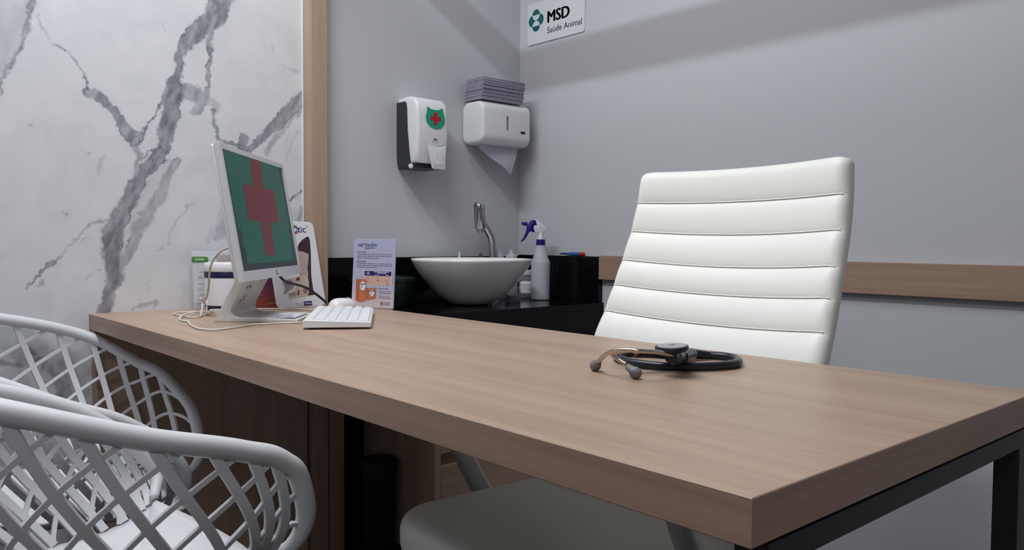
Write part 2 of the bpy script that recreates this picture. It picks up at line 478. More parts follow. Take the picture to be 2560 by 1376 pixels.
def marble_wall():
    ys = np.concatenate([np.arange(Y0, -1.15, 0.15), np.arange(-1.15, -0.30, 0.0075), np.arange(-0.30, 0.555, 0.0024), [0.5555]])
    zs = np.concatenate([[0.0, 0.2], np.arange(0.38, 1.70, 0.0024), np.arange(1.70, CEIL, 0.0075), [CEIL]])
    Yg, Zg = np.meshgrid(ys, zs, indexing='ij')
    wx = Yg+0.022*(fbm(Yg, Zg, 10, 3)-.5)+0.018*(fbm(Yg, Zg, 45, 7)-.5)+0.010*(fbm(Yg, Zg, 170, 9)-.5)
    wz = Zg+0.022*(fbm(Yg, Zg, 10, 5)-.5)+0.018*(fbm(Yg, Zg, 45, 11)-.5)+0.010*(fbm(Yg, Zg, 170, 15)-.5)
    tex = np.clip((fbm(Yg*3.0-Zg*1.1, Yg*.5+Zg*.9, 26, 21)-.5)*1.9+.5, 0, 1)
    tex = .65*tex+.35*fbm(Yg, Zg, 120, 25)
    vein = np.zeros_like(Yg); dark = np.zeros_like(Yg)
    for pts, hw, st in VEINS:
        best = np.full_like(Yg, 9.0); bw = np.ones_like(Yg)*1e-3
        hw = [q_*(1.08 if q_ > .006 else .9) for q_ in hw]
        for i in range(len(pts)-1):
            (ax, az), (bx, bz) = pts[i], pts[i+1]
            m = max(hw[i], hw[i+1])*1.7+.02
            sel = (Yg > min(ax, bx)-m) & (Yg < max(ax, bx)+m) & (Zg > min(az, bz)-m) & (Zg < max(az, bz)+m)
            if not sel.any(): continue
            dx, dz = bx-ax, bz-az; L2 = dx*dx+dz*dz+1e-12
            px, pz = wx[sel]-ax, wz[sel]-az
            t = np.clip((px*dx+pz*dz)/L2, 0, 1)
            dd = np.hypot(px-t*dx, pz-t*dz); w = hw[i]+(hw[i+1]-hw[i])*t
            cur = best[sel]/bw[sel]
            better = dd/w < cur
            b = best[sel]; b[better] = dd[better]; best[sel] = b
            q = bw[sel]; q[better] = w[better]; bw[sel] = q
        soft = 0.0018+0.16*bw
        a = np.clip((bw+soft-best)/(2*soft), 0, 1); a = a*a*(3-2*a)
        vein = np.maximum(vein, a*st*(0.48+0.72*tex))
        if max(hw) > .004 and st > .5:
            e = np.exp(-((best-bw*0.95)/0.0017)**2)
            dark = np.maximum(dark, e*st*np.clip((fbm(Yg, Zg, 22, 40)-.46)*5, 0, 1))
        elif st > .5:
            dark = np.maximum(dark, a*0.8*np.clip((fbm(Yg, Zg, 40, 41)-.4)*4, 0, 1))
    ny, nz = Yg.shape
    verts = np.stack([np.zeros(ny*nz), Yg.ravel(), Zg.ravel()], 1)
    idx = np.arange(ny*nz).reshape(ny, nz)
    q = np.stack([idx[:-1, :-1], idx[1:, :-1], idx[1:, 1:], idx[:-1, 1:]], -1).reshape(-1, 4)
    me = bpy.data.meshes.new('marble')
    me.vertices.add(len(verts)); me.vertices.foreach_set('co', verts.ravel().astype(np.float32))
    me.loops.add(q.size); me.loops.foreach_set('vertex_index', q.ravel().astype(np.int32))
    me.polygons.add(len(q)); me.polygons.foreach_set('loop_start', np.arange(0, q.size, 4, dtype=np.int32))
    me.update(calc_edges=True)
    at_ = me.attributes.new('vein', 'FLOAT_COLOR', 'POINT')
    colr = np.stack([vein.ravel(), dark.ravel(), np.zeros(ny*nz), np.ones(ny*nz)], 1).astype(np.float32)
    at_.data.foreach_set('color', colr.ravel())
    return me

def marble_mat():
    m = bpy.data.materials.new('calacatta_marble'); m.use_nodes = True
    nt = m.node_tree; b = nt.nodes['Principled BSDF']
    at_ = nt.nodes.new('ShaderNodeAttribute'); at_.attribute_name = 'vein'
    sp = nt.nodes.new('ShaderNodeSeparateColor'); nt.links.new(at_.outputs['Color'], sp.inputs['Color'])
    tc = nt.nodes.new('ShaderNodeTexCoord')
    n = nt.nodes.new('ShaderNodeTexNoise'); n.inputs['Scale'].default_value = 7; n.inputs['Detail'].default_value = 5; n.inputs['Distortion'].default_value = 1.2
    nt.links.new(tc.outputs['Object'], n.inputs['Vector'])
    cr_ = nt.nodes.new('ShaderNodeValToRGB'); e = cr_.color_ramp.elements
    e[0].position = .3; e[0].color = (0.575, 0.585, 0.61, 1); e[1].position = .62; e[1].color = (0.65, 0.655, 0.68, 1)
    nt.links.new(n.outputs['Fac'], cr_.inputs['Fac'])
    mx = nt.nodes.new('ShaderNodeMix'); mx.data_type = 'RGBA'
    nt.links.new(sp.outputs[0], mx.inputs['Factor']); nt.links.new(cr_.outputs['Color'], mx.inputs['A'])
    mx.inputs['B'].default_value = (0.155, 0.158, 0.19, 1)
    m2 = nt.nodes.new('ShaderNodeMix'); m2.data_type = 'RGBA'
    nt.links.new(sp.outputs[1], m2.inputs['Factor']); nt.links.new(mx.outputs['Result'], m2.inputs['A'])
    m2.inputs['B'].default_value = (0.085, 0.085, 0.11, 1)
    nt.links.new(m2.outputs['Result'], b.inputs['Base Color'])
    b.inputs['Roughness'].default_value = 0.3
    return m

struct('wall_left', marble_wall(), marble_mat(), 'white marble slab wall with bold grey veins behind the monitor')
struct('wall_outer', box(-0.12, -0.0005, Y0, 0.5555, 0, CEIL), M_wall, 'masonry behind the white marble slab')
struct('trim_1', box(-0.004, 0.003, 0.5555, 0.5583, 0, CEIL), M_white, 'thin white edge profile at the end of the marble')

# wooden portal: post beside the marble, lintel across the room, far post
BZ0, BZ1 = 1.968, 2.018
pm = box(0.0, 0.05, 0.559, 0.6085, 0, BZ0, 0.0012)
struct('trim_2', pm, M_wz, 'upright light oak post between marble and grey wall')
struct('trim_3', box(0.0, X1, 0.559, 0.6085, BZ0, BZ1, 0.0012), M_wx, 'horizontal oak lintel above the post')
struct('trim_4', box(X1-.05, X1-.001, 0.559, 0.6085, 0, BZ0, 0.0012), M_wz, 'upright oak post at the far end of the lintel')
# chair rail on the right wall
struct('trim_5', box(0.3925, X1, YR-.02, YR, D+.062, D+.137, 0.001), M_wex, 'horizontal oak rail along the grey wall behind the office chair')
M_base = mat('skirting_white', (0.6, 0.6, 0.62), 0.5, noise=.01)
struct('baseboard_right', box(0.42, X1, YR-.014, YR, 0, 0.08, 0.003), M_base, 'white skirting along the grey right wall')

# lamps (above the frame)
M_lampw = mat('lamp_diffuser', (0.8, 0.8, 0.8), 0.6, emis=(0.95, 0.97, 1.0), estr=3.0, noise=.01)
t = thing('linear_lamp', (0.80, LAMP_Y, CEIL), 'long slim white linear ceiling lamp above the visitors side of the desk', 'lamp')
obj('housing', box(0.13, 1.47, LAMP_Y-.04, LAMP_Y+.04, LAMP_Z, CEIL-.0005, .002), M_white, t)
obj('diffuser', box(0.15, 1.45, LAMP_Y-.025, LAMP_Y+.025, LAMP_Z-.006, LAMP_Z-.0005), M_lampw, t)
t = thing('panel_lamp', (0.75, 0.14, CEIL), 'rectangular white ceiling panel lamp above the desk', 'lamp')
obj('housing', box(0.15, 1.35, -.16, .44, CEIL-.016, CEIL-.0005, .002), M_white, t)
obj('diffuser', box(0.17, 1.33, -.14, .42, CEIL-.02, CEIL-.0165), M_lampw, t)

t = thing('fill_panel_lamp', (2.75, -1.45, CEIL), 'square white ceiling panel added as unseen fill light behind the camera', 'lamp')  # fixture built around the added fill light
obj('housing', box(2.45, 3.05, -1.75, -1.15, CEIL-.016, CEIL-.0005, .002), M_white, t)
obj('diffuser', box(2.47, 3.03, -1.73, -1.17, CEIL-.02, CEIL-.0165), M_lampw, t)

# ================================================================== DESK
T = 0.0372
W = 0.632
t = thing('desk', (0.9, 0.316, 0), 'long oak laminate desk with thick top running from the marble wall', 'desk')
def desktop():
    # notched round the oak post at the back
    pts = [(0.0005, 0), (1.8, 0), (1.8, W), (0.051, W), (0.051, 0.5575), (0.0035, 0.5575), (0.0035, 0.554), (0.0005, 0.554)]
    me = prism(pts, D-T, D, None, 0.0008, 1)
    for p in me.polygons:
        p.material_index = 2 if abs(p.normal.x) > .7 else (1 if abs(p.normal.y) > .7 else 0)
    return me
obj('desktop', desktop(), [M_wx, M_wex, M_wey], t)
obj('side_panel', box(0.001, 0.030, 0.004, 0.554, 0.0, D-T-.0005, .0008), M_wz, t)
obj('rear_stile', box(0.0515, 0.066, 0.6095, 0.650, 0.0, D-T-.0005, .0008), M_wz, t)
fr = obj('frame_rail', box(1.766, 1.795, 0.03, 0.628, D-.0645, D-T-.005, .0015), M_black, t)
obj('frame_rail', box(0.0305, 1.7655, 0.33, 0.365, D-.0645, D-T-.005, .0015), M_black, t)
obj('frame_foot_rail', box(1.766, 1.795, 0.03, 0.628, 0.0, 0.03, .0015), M_black, t)
obj('leg', box(1.7665, 1.7945, 0.588, 0.6275, 0.03, D-.0645, .0015), M_black, t)
obj('leg', box(1.7665, 1.7945, 0.0305, 0.07, 0.03, D-.0645, .0015), M_black, t)
for (x, y) in ((1.78, .055), (1.78, .600), (0.97, .347)):
    obj('spacer', box(x-.012, x+.012, y-.012, y+.012, D-T-.0052, D-T-.0002), M_black, t)

# ================================================================== SINK CORNER
CZ = D-.012
t = thing('sink_counter', (0.2, 1.0, CZ), 'polished black granite sink counter in the corner with upstands', 'counter')
obj('countertop', box(XB+.0005, 0.398, 0.6335, YR-.0005, CZ-.02, CZ, .001), M_granite, t)
obj('front_apron', box(0.378, 0.3985, 0.6335, YR-.0005, CZ-.19, CZ-.0202, .001), M_granite, t)
obj('back_upstand', box(XB+.0005, 0.010, 0.6095, YR-.0005, CZ+.0002, D+.129, .001), M_granite, t)
obj('side_upstand', box(0.0105, 0.3915, YR-.02, YR-.0005, CZ+.0002, D+.134, .001), M_granite, t)

obj('niche_shade_panel', box(XB+.0005, 0.004, 0.651, 0.7515, 0.0, CZ-.0205), M_granite, t)  # black sheet over the wall, standing in for deep shade in the gap
t = thing('sink_cabinet', (0.2, 1.07, 0), 'oak drawer cabinet under the black granite counter', 'cabinet')
CX = 0.350
CT = CZ-.0205
obj('body', box(XB+.001, CX, 0.752, YR-.001, 0.06, CT, .001), M_wz, t)
obj('plinth', box(XB+.001, CX-.04, 0.757, YR-.001, 0.0, 0.0595), M_black, t)
for z0, z1 in ((0.07, 0.318), (0.352, CZ-.192)):
    d = obj('drawer_front', box(CX+.0005, CX+.019, 0.774, 1.384, z0, z1, .0012), M_wy, t)
obj('stile', box(CX+.0005, CX+.019, 0.752, 0.7735, 0.06, CZ-.192, .001), M_wz, t)
M_groove = mat('handle_channel', (0.20, 0.14, 0.095), .5, noise=.05)
obj('handle_channel', box(CX+.0005, CX+.006, 0.7745, 1.384, 0.3185, 0.3515), M_groove, t)

# waste bin standing in the gap below the counter
t = thing('waste_bin', (0.17, 0.70, 0), 'black waste bin lined with a dark bag in the gap under the counter', 'waste bin')
M_bin = mat('black_plastic', (0.006, 0.006, 0.008), .5, noise=.1)
M_bag = mat('dark_bag', (0.008, 0.008, 0.013), .35, noise=.3, nscale=50, bump=.6, bscale=40)
obj('body', lathe([(0, .001), (.038, .001), (.040, .006), (.047, .30), (.049, .305), (.046, .302), (.039, .012), (0, .010)], 40, (0.17, .70, 0)), M_bin, t, True)
bagp = [(.0475, .26), (.0500, .275), (.0505, .309), (.0465, .313), (.0445, .29), (.041, .20)]
obj('liner', lathe(bagp, 40, (0.17, .70, 0)), M_bag, t, True)

# ---- basin
BC = Vector((0.206, 1.006, CZ))
t = thing('vessel_sink', BC, 'round white ceramic vessel basin on the black counter', 'sink')
R0 = 0.183
prof = [(0, .0006), (.046, .0006), (.060, .004), (.078, .012), (.101, .029), (.121, .048), (.140, .069), (.156, .089), (.168, .107), (.177, .123), (.1815, .1315), (.183, .136), (.1815, .1395), (.174, .1395), (.166, .134), (.150, .110), (.125, .078), (.09, .046), (.05, .026), (.022, .021), (.020, .019), (0, .019)]
obj('bowl', lathe(prof, 72, BC), M_ceram, t, 'all')
obj('drain', lathe([(0, .0195), (.019, .0195), (.021, .0222), (.019, .0235), (0, .0245)], 32, BC), M_chrome, t, True)
# ---- tap
TX, TY = 0.075, 1.196
t = thing('tap', (TX, TY, CZ), 'tall chrome basin tap with bent neck behind the white sink', 'tap')
obj('escutcheon', lathe([(0, .0003), (.026, .0003), (.026, .004), (.022, .009), (.014, .010), (0, .010)], 32, (TX, TY, CZ)), M_chrome, t, True)
nk = catmull([(TX, TY, CZ+.0104), (TX, TY, CZ+.08), (TX, TY, CZ+.165), (TX+.001, TY-.006, CZ+.200), (TX+.003, TY-.024, CZ+.228), (TX+.005, TY-.046, CZ+.250)], 8)
obj('neck', tube(nk, .0118, 20), M_chrome, t, True)
HX, HY = TX+.008, TY-.058
hd = frame((HX, HY, CZ+.253), (1, 0, 0), (0, 1, 0))
hd = Matrix.Translation((HX, HY, CZ+.233)) @ Matrix.Rotation(math.radians(4), 4, 'X')
obj('valve_body', lathe([(0, .000), (.0165, .000), (.0185, .003), (.0185, .062), (.0175, .063), (.0175, .064), (.0185, .065), (.0185, .076), (.017, .079), (0, .079)], 36, M=hd), M_chrome, t, True)
obj('aerator', lathe([(0, -.013), (.0085, -.013), (.0115, -.012), (.0125, -.0005), (0, -.0005)], 28, M=hd), M_chrome, t, True)
obj('lever', tube([hd @ Vector((.008, -.014, .070)), hd @ Vector((.013, -.022, .078)), hd @ Vector((.016, -.027, .083))], [.004, .0035, .004], 10), M_chrome, t, True)

# ---- spray bottle
def spray_bottle(cx, cy):
    t = thing('spray_bottle', (cx, cy, CZ), 'frosted spray bottle with cobalt blue trigger right of the basin', 'spray bottle')
    c = (cx, cy, CZ+.0005)
    prof = [(0, 0), (.028, 0), (.0312, .003), (.0315, .12), (.0305, .127), (.0235, .142), (.0195, .165), (.0165, .1775), (.0165, .179), (0, .179)]
    obj('bottle', lathe(prof, 40, c), M_frost, t, True)
    obj('liquid', lathe([(0, .002), (.029, .002), (.0296, .005), (.0296, .118), (0, .118)], 40, c), mat('pale_liquid', (.50, .57, .70), .2, noise=.01, trans=.2), t, True)
    obj('collar', lathe([(0, .1795), (.0150, .1795), (.0155, .181), (.0145, .1985), (.0, .1985)], 28, c), M_blue, t, True)
    # head in a vertical plane; nozzle points to the left in view
    r = Vector((0.60, 0.80, 0))
    F = frame((cx, cy, CZ), r, (0, 0, 1))
    obj('pump_stem', lathe([(0, .199), (.011, .199), (.0105, .206), (.0085, .211), (.0085, .224), (0, .224)], 24, c), M_screwt, t, True)
    body = [(-.020, .222), (-.006, .219), (.009, .219), (.017, .232), (.019, .238), (.012, .244), (-.012, .262), (-.026, .267), (-.030, .256), (-.028, .240)]
    b = obj('pump_body', prism(body, -.0075, .0075, F, .0018, 2), M_screwt, t, True)
    head = [(-.062, .255), (-.061, .246), (-.058, .243), (-.048, .243), (-.046, .249), (-.040, .248), (-.024, .238), (-.019, .224), (-.028, .224), (-.035, .226), (-.041, .220), (-.047, .206), (-.055, .196), (-.064, .191), (-.066, .194), (-.058, .203), (-.052, .216), (-.048, .230), (-.047, .240), (-.050, .242), (-.049, .254)]
    # trigger, nozzle and shroud
    trig = [(-.066, .193), (-.064, .190), (-.054, .198), (-.046, .209), (-.040, .221), (-.034, .226), (-.027, .223), (-.020, .223), (-.024, .236), (-.0235, .244), (-.014, .246), (-.016, .258), (-.020, .263), (-.026, .264), (-.036, .258), (-.040, .252), (-.044, .248), (-.047, .238), (-.049, .226), (-.053, .214), (-.059, .202)]
    obj('trigger', prism(trig, -.0085, .0085, F, .0012, 2), M_blue, t, True)
    obj('nozzle', prism([(-.064, .256), (-.063, .2465), (-.052, .2435), (-.0455, .2435), (-.044, .2545), (-.050, .2555)], -.007, .007, F, .0012, 2), M_blue, t, True)
spray_bottle(0.192, 1.305)

# ---- small bottles behind and beside the basin
def dropper(cx, cy, h, r, capm, tip, label, bm=None, name='dropper_bottle'):
    t = thing(name, (cx, cy, CZ), label, 'bottle')
    c = (cx, cy, CZ+.0005)
    obj('bottle', lathe([(0, 0), (r, 0), (r+.001, .002), (r+.001, h*.8), (r*.55, h*.9), (r*.5, h), (0, h)], 28, c), bm or M_white, t, True)
    obj('cap', lathe([(0, h+.0003), (r*.62, h+.0003), (r*.6, h+.006)]+tip, 24, c), capm, t, True)
M_purple = mat('magenta_plastic', (.10, .008, .10), .4, noise=.02)
dropper(.037, 1.088, .120, .015, M_screwt, [(.0045, .127), (.0038, .140), (.0016, .156), (0, .157)], 'small white bottle with pointed nozzle behind the basin')
dropper(.043, 1.172, .122, .015, M_purple, [(.008, .130), (.0078, .139), (.0035, .150), (.0012, .155), (0, .1555)], 'small bottle with magenta tip just left of the tap')
def pump(cx, cy, h, r, k, label):
    t = thing('pump_bottle', (cx, cy, CZ), label, 'bottle')
    c = (cx, cy, CZ+.0005)
    obj('bottle', lathe([(0, 0), (r, 0), (r+.001, .002), (r+.001, h*.75), (r*.8, h*.88), (r*.6, h-.001), (0, h-.001)], 32, c), M_frost, t, True)
    obj('cap', lathe([(0, h), (r*.85*k, h), (r*.85*k, h+.009), (r*.78*k, h+.0115), (r*.42*k, h+.015), (r*.32*k, h+.019), (r*.28*k, h+.032), (0, h+.032)], 28, c), M_frost, t, True)
pump(.062, 1.238, .134, .018, .95, 'small clear-capped bottle right beside the tap')
pump(.070, 1.283, .134, .021, 1.1, 'larger clear-capped bottle between the tap and the spray bottle')
t = thing('clear_bottle', (.190, 1.188, CZ), 'clear bottle half hidden by the right side of the basin', 'bottle')
c = (.190, 1.188, CZ+.0005)
obj('bottle', lathe([(0, 0), (.020, 0), (.0235, .003), (.0245, .010), (.0245, .032), (.022, .042), (.013, .050), (.0115, .056), (0, .056)], 36, c), M_clear, t, True)
obj('liquid', lathe([(0, .002), (.0215, .002), (.0225, .006), (.0225, .020), (0, .020)], 36, c), mat('dim_liquid', (.35, .36, .36), .2, trans=.6, noise=.01), t, True)
obj('cap', lathe([(0, .0565), (.0125, .0565), (.0125, .066), (.011, .068), (0, .068)], 24, c), M_screwt, t, True)
t = thing('cotton_jar', (.092, 1.332, CZ), 'jar of white cotton with a pale lid behind the spray bottle', 'jar')
c = (.092, 1.332, CZ+.0005)
obj('jar', lathe([(0, 0), (.024, 0), (.026, .003), (.026, .072), (.023, .077), (0, .077)], 36, c), M_clear, t, True)
obj('cotton', lathe([(0, .014), (.018, .012), (.0235, .018), (.022, .026), (.024, .034), (.022, .041), (.0235, .048), (.017, .056), (0, .058)], 28, c), mat('cotton', (.75, .75, .77), .95, noise=.05, bump=.8, bscale=90), t, True)
obj('lid', lathe([(0, .0775), (.0265, .0775), (.0265, .092), (.0245, .095), (0, .095)], 32, c), mat('pale_lid', (.46, .45, .52), .4, noise=.02), t, True)

# ---- dark tub behind the leaflet
t = thing('dark_tub', (.105, .752, CZ), 'glossy dark green round tub between the oak post and the basin', 'tub')
c = (.112, .748, CZ+.0005)
M_dg = mat('dark_green_glass', (.003, .012, .013), .14, noise=.1)
obj('body', lathe([(0, 0), (.078, 0), (.084, .004), (.090, .05), (.0915, .072), (.0905, .0725), (.088, .05), (.081, .007), (0, .006)], 56, c), M_dg, t, True)
obj('rim', lathe([(.0908, .0727), (.0955, .0735), (.0965, .080), (.0958, .0845), (.092, .086), (.089, .082), (.0890, .0727)], 56, c), M_dg, t, True)
obj('lid', lathe([(0, .0925), (.05, .0915), (.086, .0875), (.0875, .084), (0, .080)], 56, c), M_dg, t, True)

# ---- thermometer lying on the side upstand
t = thing('thermometer', (.265, YR-.011, D+.134), 'blue and red digital thermometer lying on top of the black upstand', 'thermometer')
M_tb = mat('sky_blue_plastic', (.03, .13, .42), .4, noise=.02)
M_tr = mat('bright_red_plastic', (.55, .01, .012), .4, noise=.02)
Mt = frame((.208, YR-.011, D+.1402), (0, 0, 1), (0, 1, 0))
Mt = Matrix.Translation((.208, YR-.011, D+.1405)) @ Matrix.Rotation(math.radians(90), 4, 'Y')
obj('probe', lathe([(0, 0), (.0022, .0008), (.0025, .010), (.0028, .022), (.0045, .037), (0, .037)], 16, M=Mt), M_navy, t, True)
obj('case', lathe([(0, .0373), (.0046, .0373), (.0060, .060), (.0062, .096), (0, .096)], 16, M=Mt), M_tb, t, True)
obj('end_cap', lathe([(0, .0963), (.0063, .0963), (.0062, .108), (.0045, .113), (0, .114)], 16, M=Mt), M_tr, t, True)

# ================================================================== WALL FITTINGS
XZ = frame((0, 0, 0), (1, 0, 0), (0, 0, 1))        # local x->X, y->Z, extrude along -Y
def FX(x): return frame((x, 0, D), (0, 1, 0), (0, 0, 1))   # local x->Y, y->Z (above desk), facing +X
# ---- soap dispenser
t = thing('soap_dispenser', (XB, .935, D+.40), 'white wall soap dispenser with green cat-head emblem and red cross', 'dispenser')
sp_ = [(XB+.001, .619), (.050, .621), (.078, .614), (.094, .600), (.100, .575), (.102, .50), (.098, .45), (.091, .418), (.060, .414), (XB+.001, .418)]
obj('shell', prism([(a, b+D) for a, b in sp_], -.995, -.879, XZ, .011, 4), M_white, t, True)
M_char = mat('charcoal_plastic', (.022, .025, .032), .35, noise=.1)
dk = [(XB+.001, .606), (.036, .606), (.044, .600), (.047, .585), (.050, .52), (.060, .455), (.068, .412), (.070, .404), (XB+.012, .404), (XB+.004, .42), (XB+.001, .46)]
dkp = [(a, b+D) for a, b in dk]
obj('side_panel', prism(dkp, -.8788, -.8765, XZ, .0006, 1), M_char, t)
obj('side_panel', prism(dkp, -.9975, -.9952, XZ, .0006, 1), M_char, t)
obj('base_plate', box(XB+.001, .082, .8815, .990, D+.402, D+.4135, .002), M_char, t)
LV = FX(.1025)
lev = [(.910, .474), (.928, .469), (.946, .4675), (.962, .469), (.978, .474), (.977, .402), (.971, .399), (.936, .399), (.930, .402), (.922, .430)]
lv = obj('push_lever', prism(lev, 0.0005, .0085, LV, .002, 2), M_white, t, True)
obj('lever_pad', prism(rrect(.936, .968, .412, .452, .008), .0087, .0097, LV, .0006, 1), M_white, lv, True)
obj('knob', lathe([(0, 0), (.0065, 0), (.0075, .002), (.0075, .012), (.006, .014), (0, .014)], 20, M=Matrix.Translation((.062, .882, D+.407)) @ Matrix.Rotation(math.radians(90), 4, 'Y') @ Matrix.Rotation(math.radians(35), 4, 'X')), M_screwt, t, True)
EM = FX(.1026)
cat = [(.9135, .586), (.917, .587), (.924, .582), (.932, .5795), (.945, .579), (.956, .580), (.963, .584), (.969, .586), (.9715, .584), (.9735, .572), (.978, .562), (.9795, .551), (.978, .541), (.973, .532), (.965, .526), (.953, .5225), (.941, .5225), (.929, .526), (.918, .533), (.911, .542), (.9085, .553), (.9095, .563), (.913, .571)]
e = obj('emblem', prism(cat, 0.0, .0006, EM), M_green, t)
cx_, cz_, a_, b_ = .9445, .5525, .0068, .0195
crs = [(-a_, b_), (a_, b_), (a_, a_), (b_, a_), (b_, -a_), (a_, -a_), (a_, -b_), (-a_, -b_), (-a_, -a_), (-b_, -a_), (-b_, a_), (-a_, a_)]
obj('cross', prism([(cx_+p, cz_+q*.96) for p, q in crs], .0007, .0010, EM), M_red, e)
obj('lettering', merge([textm('EBS', EM, .013, .0055, .938, .4875, .03), textm('dispenser para', EM, .028, .0028, .931, .4822), textm('sabonete', EM, .022, .0022, .934, .4785)]), M_ink, t)
obj('lever_gap', flatp([(.909, .4755), (.928, .4705), (.946, .469), (.962, .4705), (.979, .4755), (.979, .4742), (.962, .4692), (.946, .4677), (.928, .4692), (.909, .4742)], EM), M_char, t)

# ---- paper towel dispenser
t = thing('paper_towel_dispenser', (XB, 1.236, D+.495), 'white wall paper towel dispenser near the corner, a sheet hanging out', 'dispenser')
pts = rrect(XB+.001, .102, .497, .637, .03, 6)
obj('shell', prism([(a, b+D) for a, b in pts], -1.342, -1.131, XZ, .012, 4), M_white, t, True)
PF = FX(.1021)
obj('sight_slot', prism(rrect(1.2315, 1.2385, .546, .592, .0033), 0, .0006, PF), mat('slot_grey', (.12, .12, .15), .4, noise=.05), t)
obj('slot_level', prism(rrect(1.2325, 1.2375, .548, .577, .0022), .0007, .0009, PF), mat('slot_fill', (.25, .25, .30), .6, noise=.05), t)
obj('lock', prism(rrect(1.294, 1.3125, .5395, .5475, .001), 0, .001, PF), M_bin, t)
def hang():
    v, f = [], []
    nu, nv = 14, 12
    A, B, C_, E_ = (1.155, .512), (1.318, .506), (1.277, .404), (1.147, .486)
    for i in range(nu+1):
        for j in range(nv+1):
            u, w = i/nu, j/nv
            # top edge A->B, bottom edge E->C
            ty = A[0]+(B[0]-A[0])*u; tz = A[1]+(B[1]-A[1])*u
            by = E_[0]+(C_[0]-E_[0])*u; bz = E_[1]+(C_[1]-E_[1])*u
            y = ty+(by-ty)*w; z = tz+(bz-tz)*w
            x = .062+.006*math.sin(u*7+w*3)*w+.012*w*u
            v.append((x, y, z+D))
    for i in range(nu):
        for j in range(nv):
            a = i*(nv+1)+j
            f.append((a, a+nv+1, a+nv+2, a+1))
    me = mk(v, f)
    bm = bmesh.new(); bm.from_mesh(me)
    g = bmesh.ops.solidify(bm, geom=list(bm.faces), thickness=.0008)
    return from_bm(bm)
o = obj('paper_sheet', hang(), M_towelw, t, True)

# ---- stack of folded towels on top of it
t = thing('paper_towel_stack', (.05, 1.22, D+.6375), 'stack of lilac grey folded paper towels on top of the white dispenser', 'paper towels')
NL = 19
h = (.7115-.638)/NL
base = box(-.046, .046, -.0895, .0895, 0.0002, h-.0003, h*.35, 2)
for i in range(NL):
    f_ = i/(NL-1)
    o = obj('folded_towel', base, M_towel, t, True)
    o.location = Vector((.052+random.uniform(-.0025, .0025), 1.2195+.009*f_+random.uniform(-.0022, .0022), D+.638+h*i)) - chain_loc(t)
    o.rotation_euler.z = random.uniform(-.012, .012)

# ---- sign on the right wall
t = thing('wall_sign', (.168, YR, D+.92), 'white wall sign with teal four-lobed emblem and black lettering', 'sign')
SG = frame((0, YR-.0035, D), (1, 0, 0), (0, 0, 1))
M_sign = mat('sign_white', (.66, .68, .71), .4, noise=.01)
obj('board', prism(rrect(.0335, .3045, .856, .995, .008), -.0033, 0, SG, .0006, 1), M_sign, t)
def arc(cx, cy, r, a0, a1, n=14, sy=1.0):
    return [(cx+r*math.cos(math.radians(a0+(a1-a0)*i/n)), cy+sy*r*math.sin(math.radians(a0+(a1-a0)*i/n))) for i in range(n+1)]
lc, rr_ = .0760, .0183
top = arc(lc, .9548, rr_, 0, 180, 16)
bot = arc(lc, .9170, rr_, 180, 360, 16)
left = arc(.0575, .9360, .0188, 92, 268, 16, 1.0) + arc(lc, .9170, rr_, 178, 92, 8) + arc(lc, .9548, rr_, 268, 182, 8)
right = arc(.0945, .9360, .0188, 88, -88, 16, 1.0) + arc(lc, .9170, rr_, 2, 88, 8) + arc(lc, .9548, rr_, 272, 358, 8)
M_teal2 = mat('blue_teal_print', (.0, .075, .115), .5, noise=.03)
for nm, pl, mm in (('emblem_lobe', top, M_teal), ('emblem_lobe', bot, M_teal2), ('emblem_lobe', left, M_teal), ('emblem_lobe', right, M_teal)):
    obj(nm, prism(pl, .0002, .0006, SG), mm, t)
obj('lettering', merge([textm('MSD', SG, .1015, .0375+dz, .1312+dx, .9170-dz/2, 0) for dx, dz in ((0, 0), (.0010, .0008), (.0020, .0014), (.0030, .0014), (.0038, .0008), (.0045, 0))]), M_ink, t)
obj('lettering', textm('Saúde Animal', SG, .1615, .0205, .1310, .8815, .004), M_ink, t)

# ================================================================== MONITOR
mc = Vector((.363, .281, D+.239))
yaw, tilt = 2.439, .166
mu = Vector((math.cos(yaw), math.sin(yaw), 0))
mn = mu.cross(Vector((0, 0, 1)))
mup = Vector((0, 0, 1))*math.cos(tilt)-mn*math.sin(tilt)
t = thing('monitor', (.36, .27, D), 'white computer monitor with red cross on green screen, seen from the side', 'monitor')
SF = frame(mc, mu, mup)        # local x right, y up, z out of the screen
M_mon = mat('monitor_white', (.66, .67, .70), .35, noise=.01)
def bezel():
    o_ = rrect(-.232, .232, -.146, .135, .004, 3)
    i_ = [(.2215, .1245), (-.2215, .1245), (-.2215, -.1245), (.2215, -.1245)]
    return prism(o_, -.012, .0018, SF, .0012, 2)
def frame_ring(ox0, ox1, oy0, oy1, ix0, ix1, iy0, iy1, z0, z1, M):
    v = []; f = []
    for z in (z0, z1):
        v += [(ox0, oy0, z), (ox1, oy0, z), (ox1, oy1, z), (ox0, oy1, z), (ix0, iy0, z), (ix1, iy0, z), (ix1, iy1, z), (ix0, iy1, z)]
    for a, b in ((0, 1), (1, 2), (2, 3), (3, 0)):
        f.append((8+a, 8+b, 12+b, 12+a)); f.append((b, a, 4+a, 4+b)); f.append((a, b, 8+b, 8+a)); f.append((5+a if a < 3 else 4+3, 0, 0, 0) if False else (4+b, 4+a, 12+a, 12+b))
    return fixn(mk([M @ Vector(p) for p in v], f))
obj('bezel', frame_ring(-.232, .232, -.146, .135, -.2215, .2215, -.1245, .1245, -.010, .0022, SF), M_mon, t)
obj('rear_shell', prism(rrect(-.2315, .2315, -.1455, .1345, .004, 3), -.0175, -.0102, SF, .003, 2), M_mon, t, True)
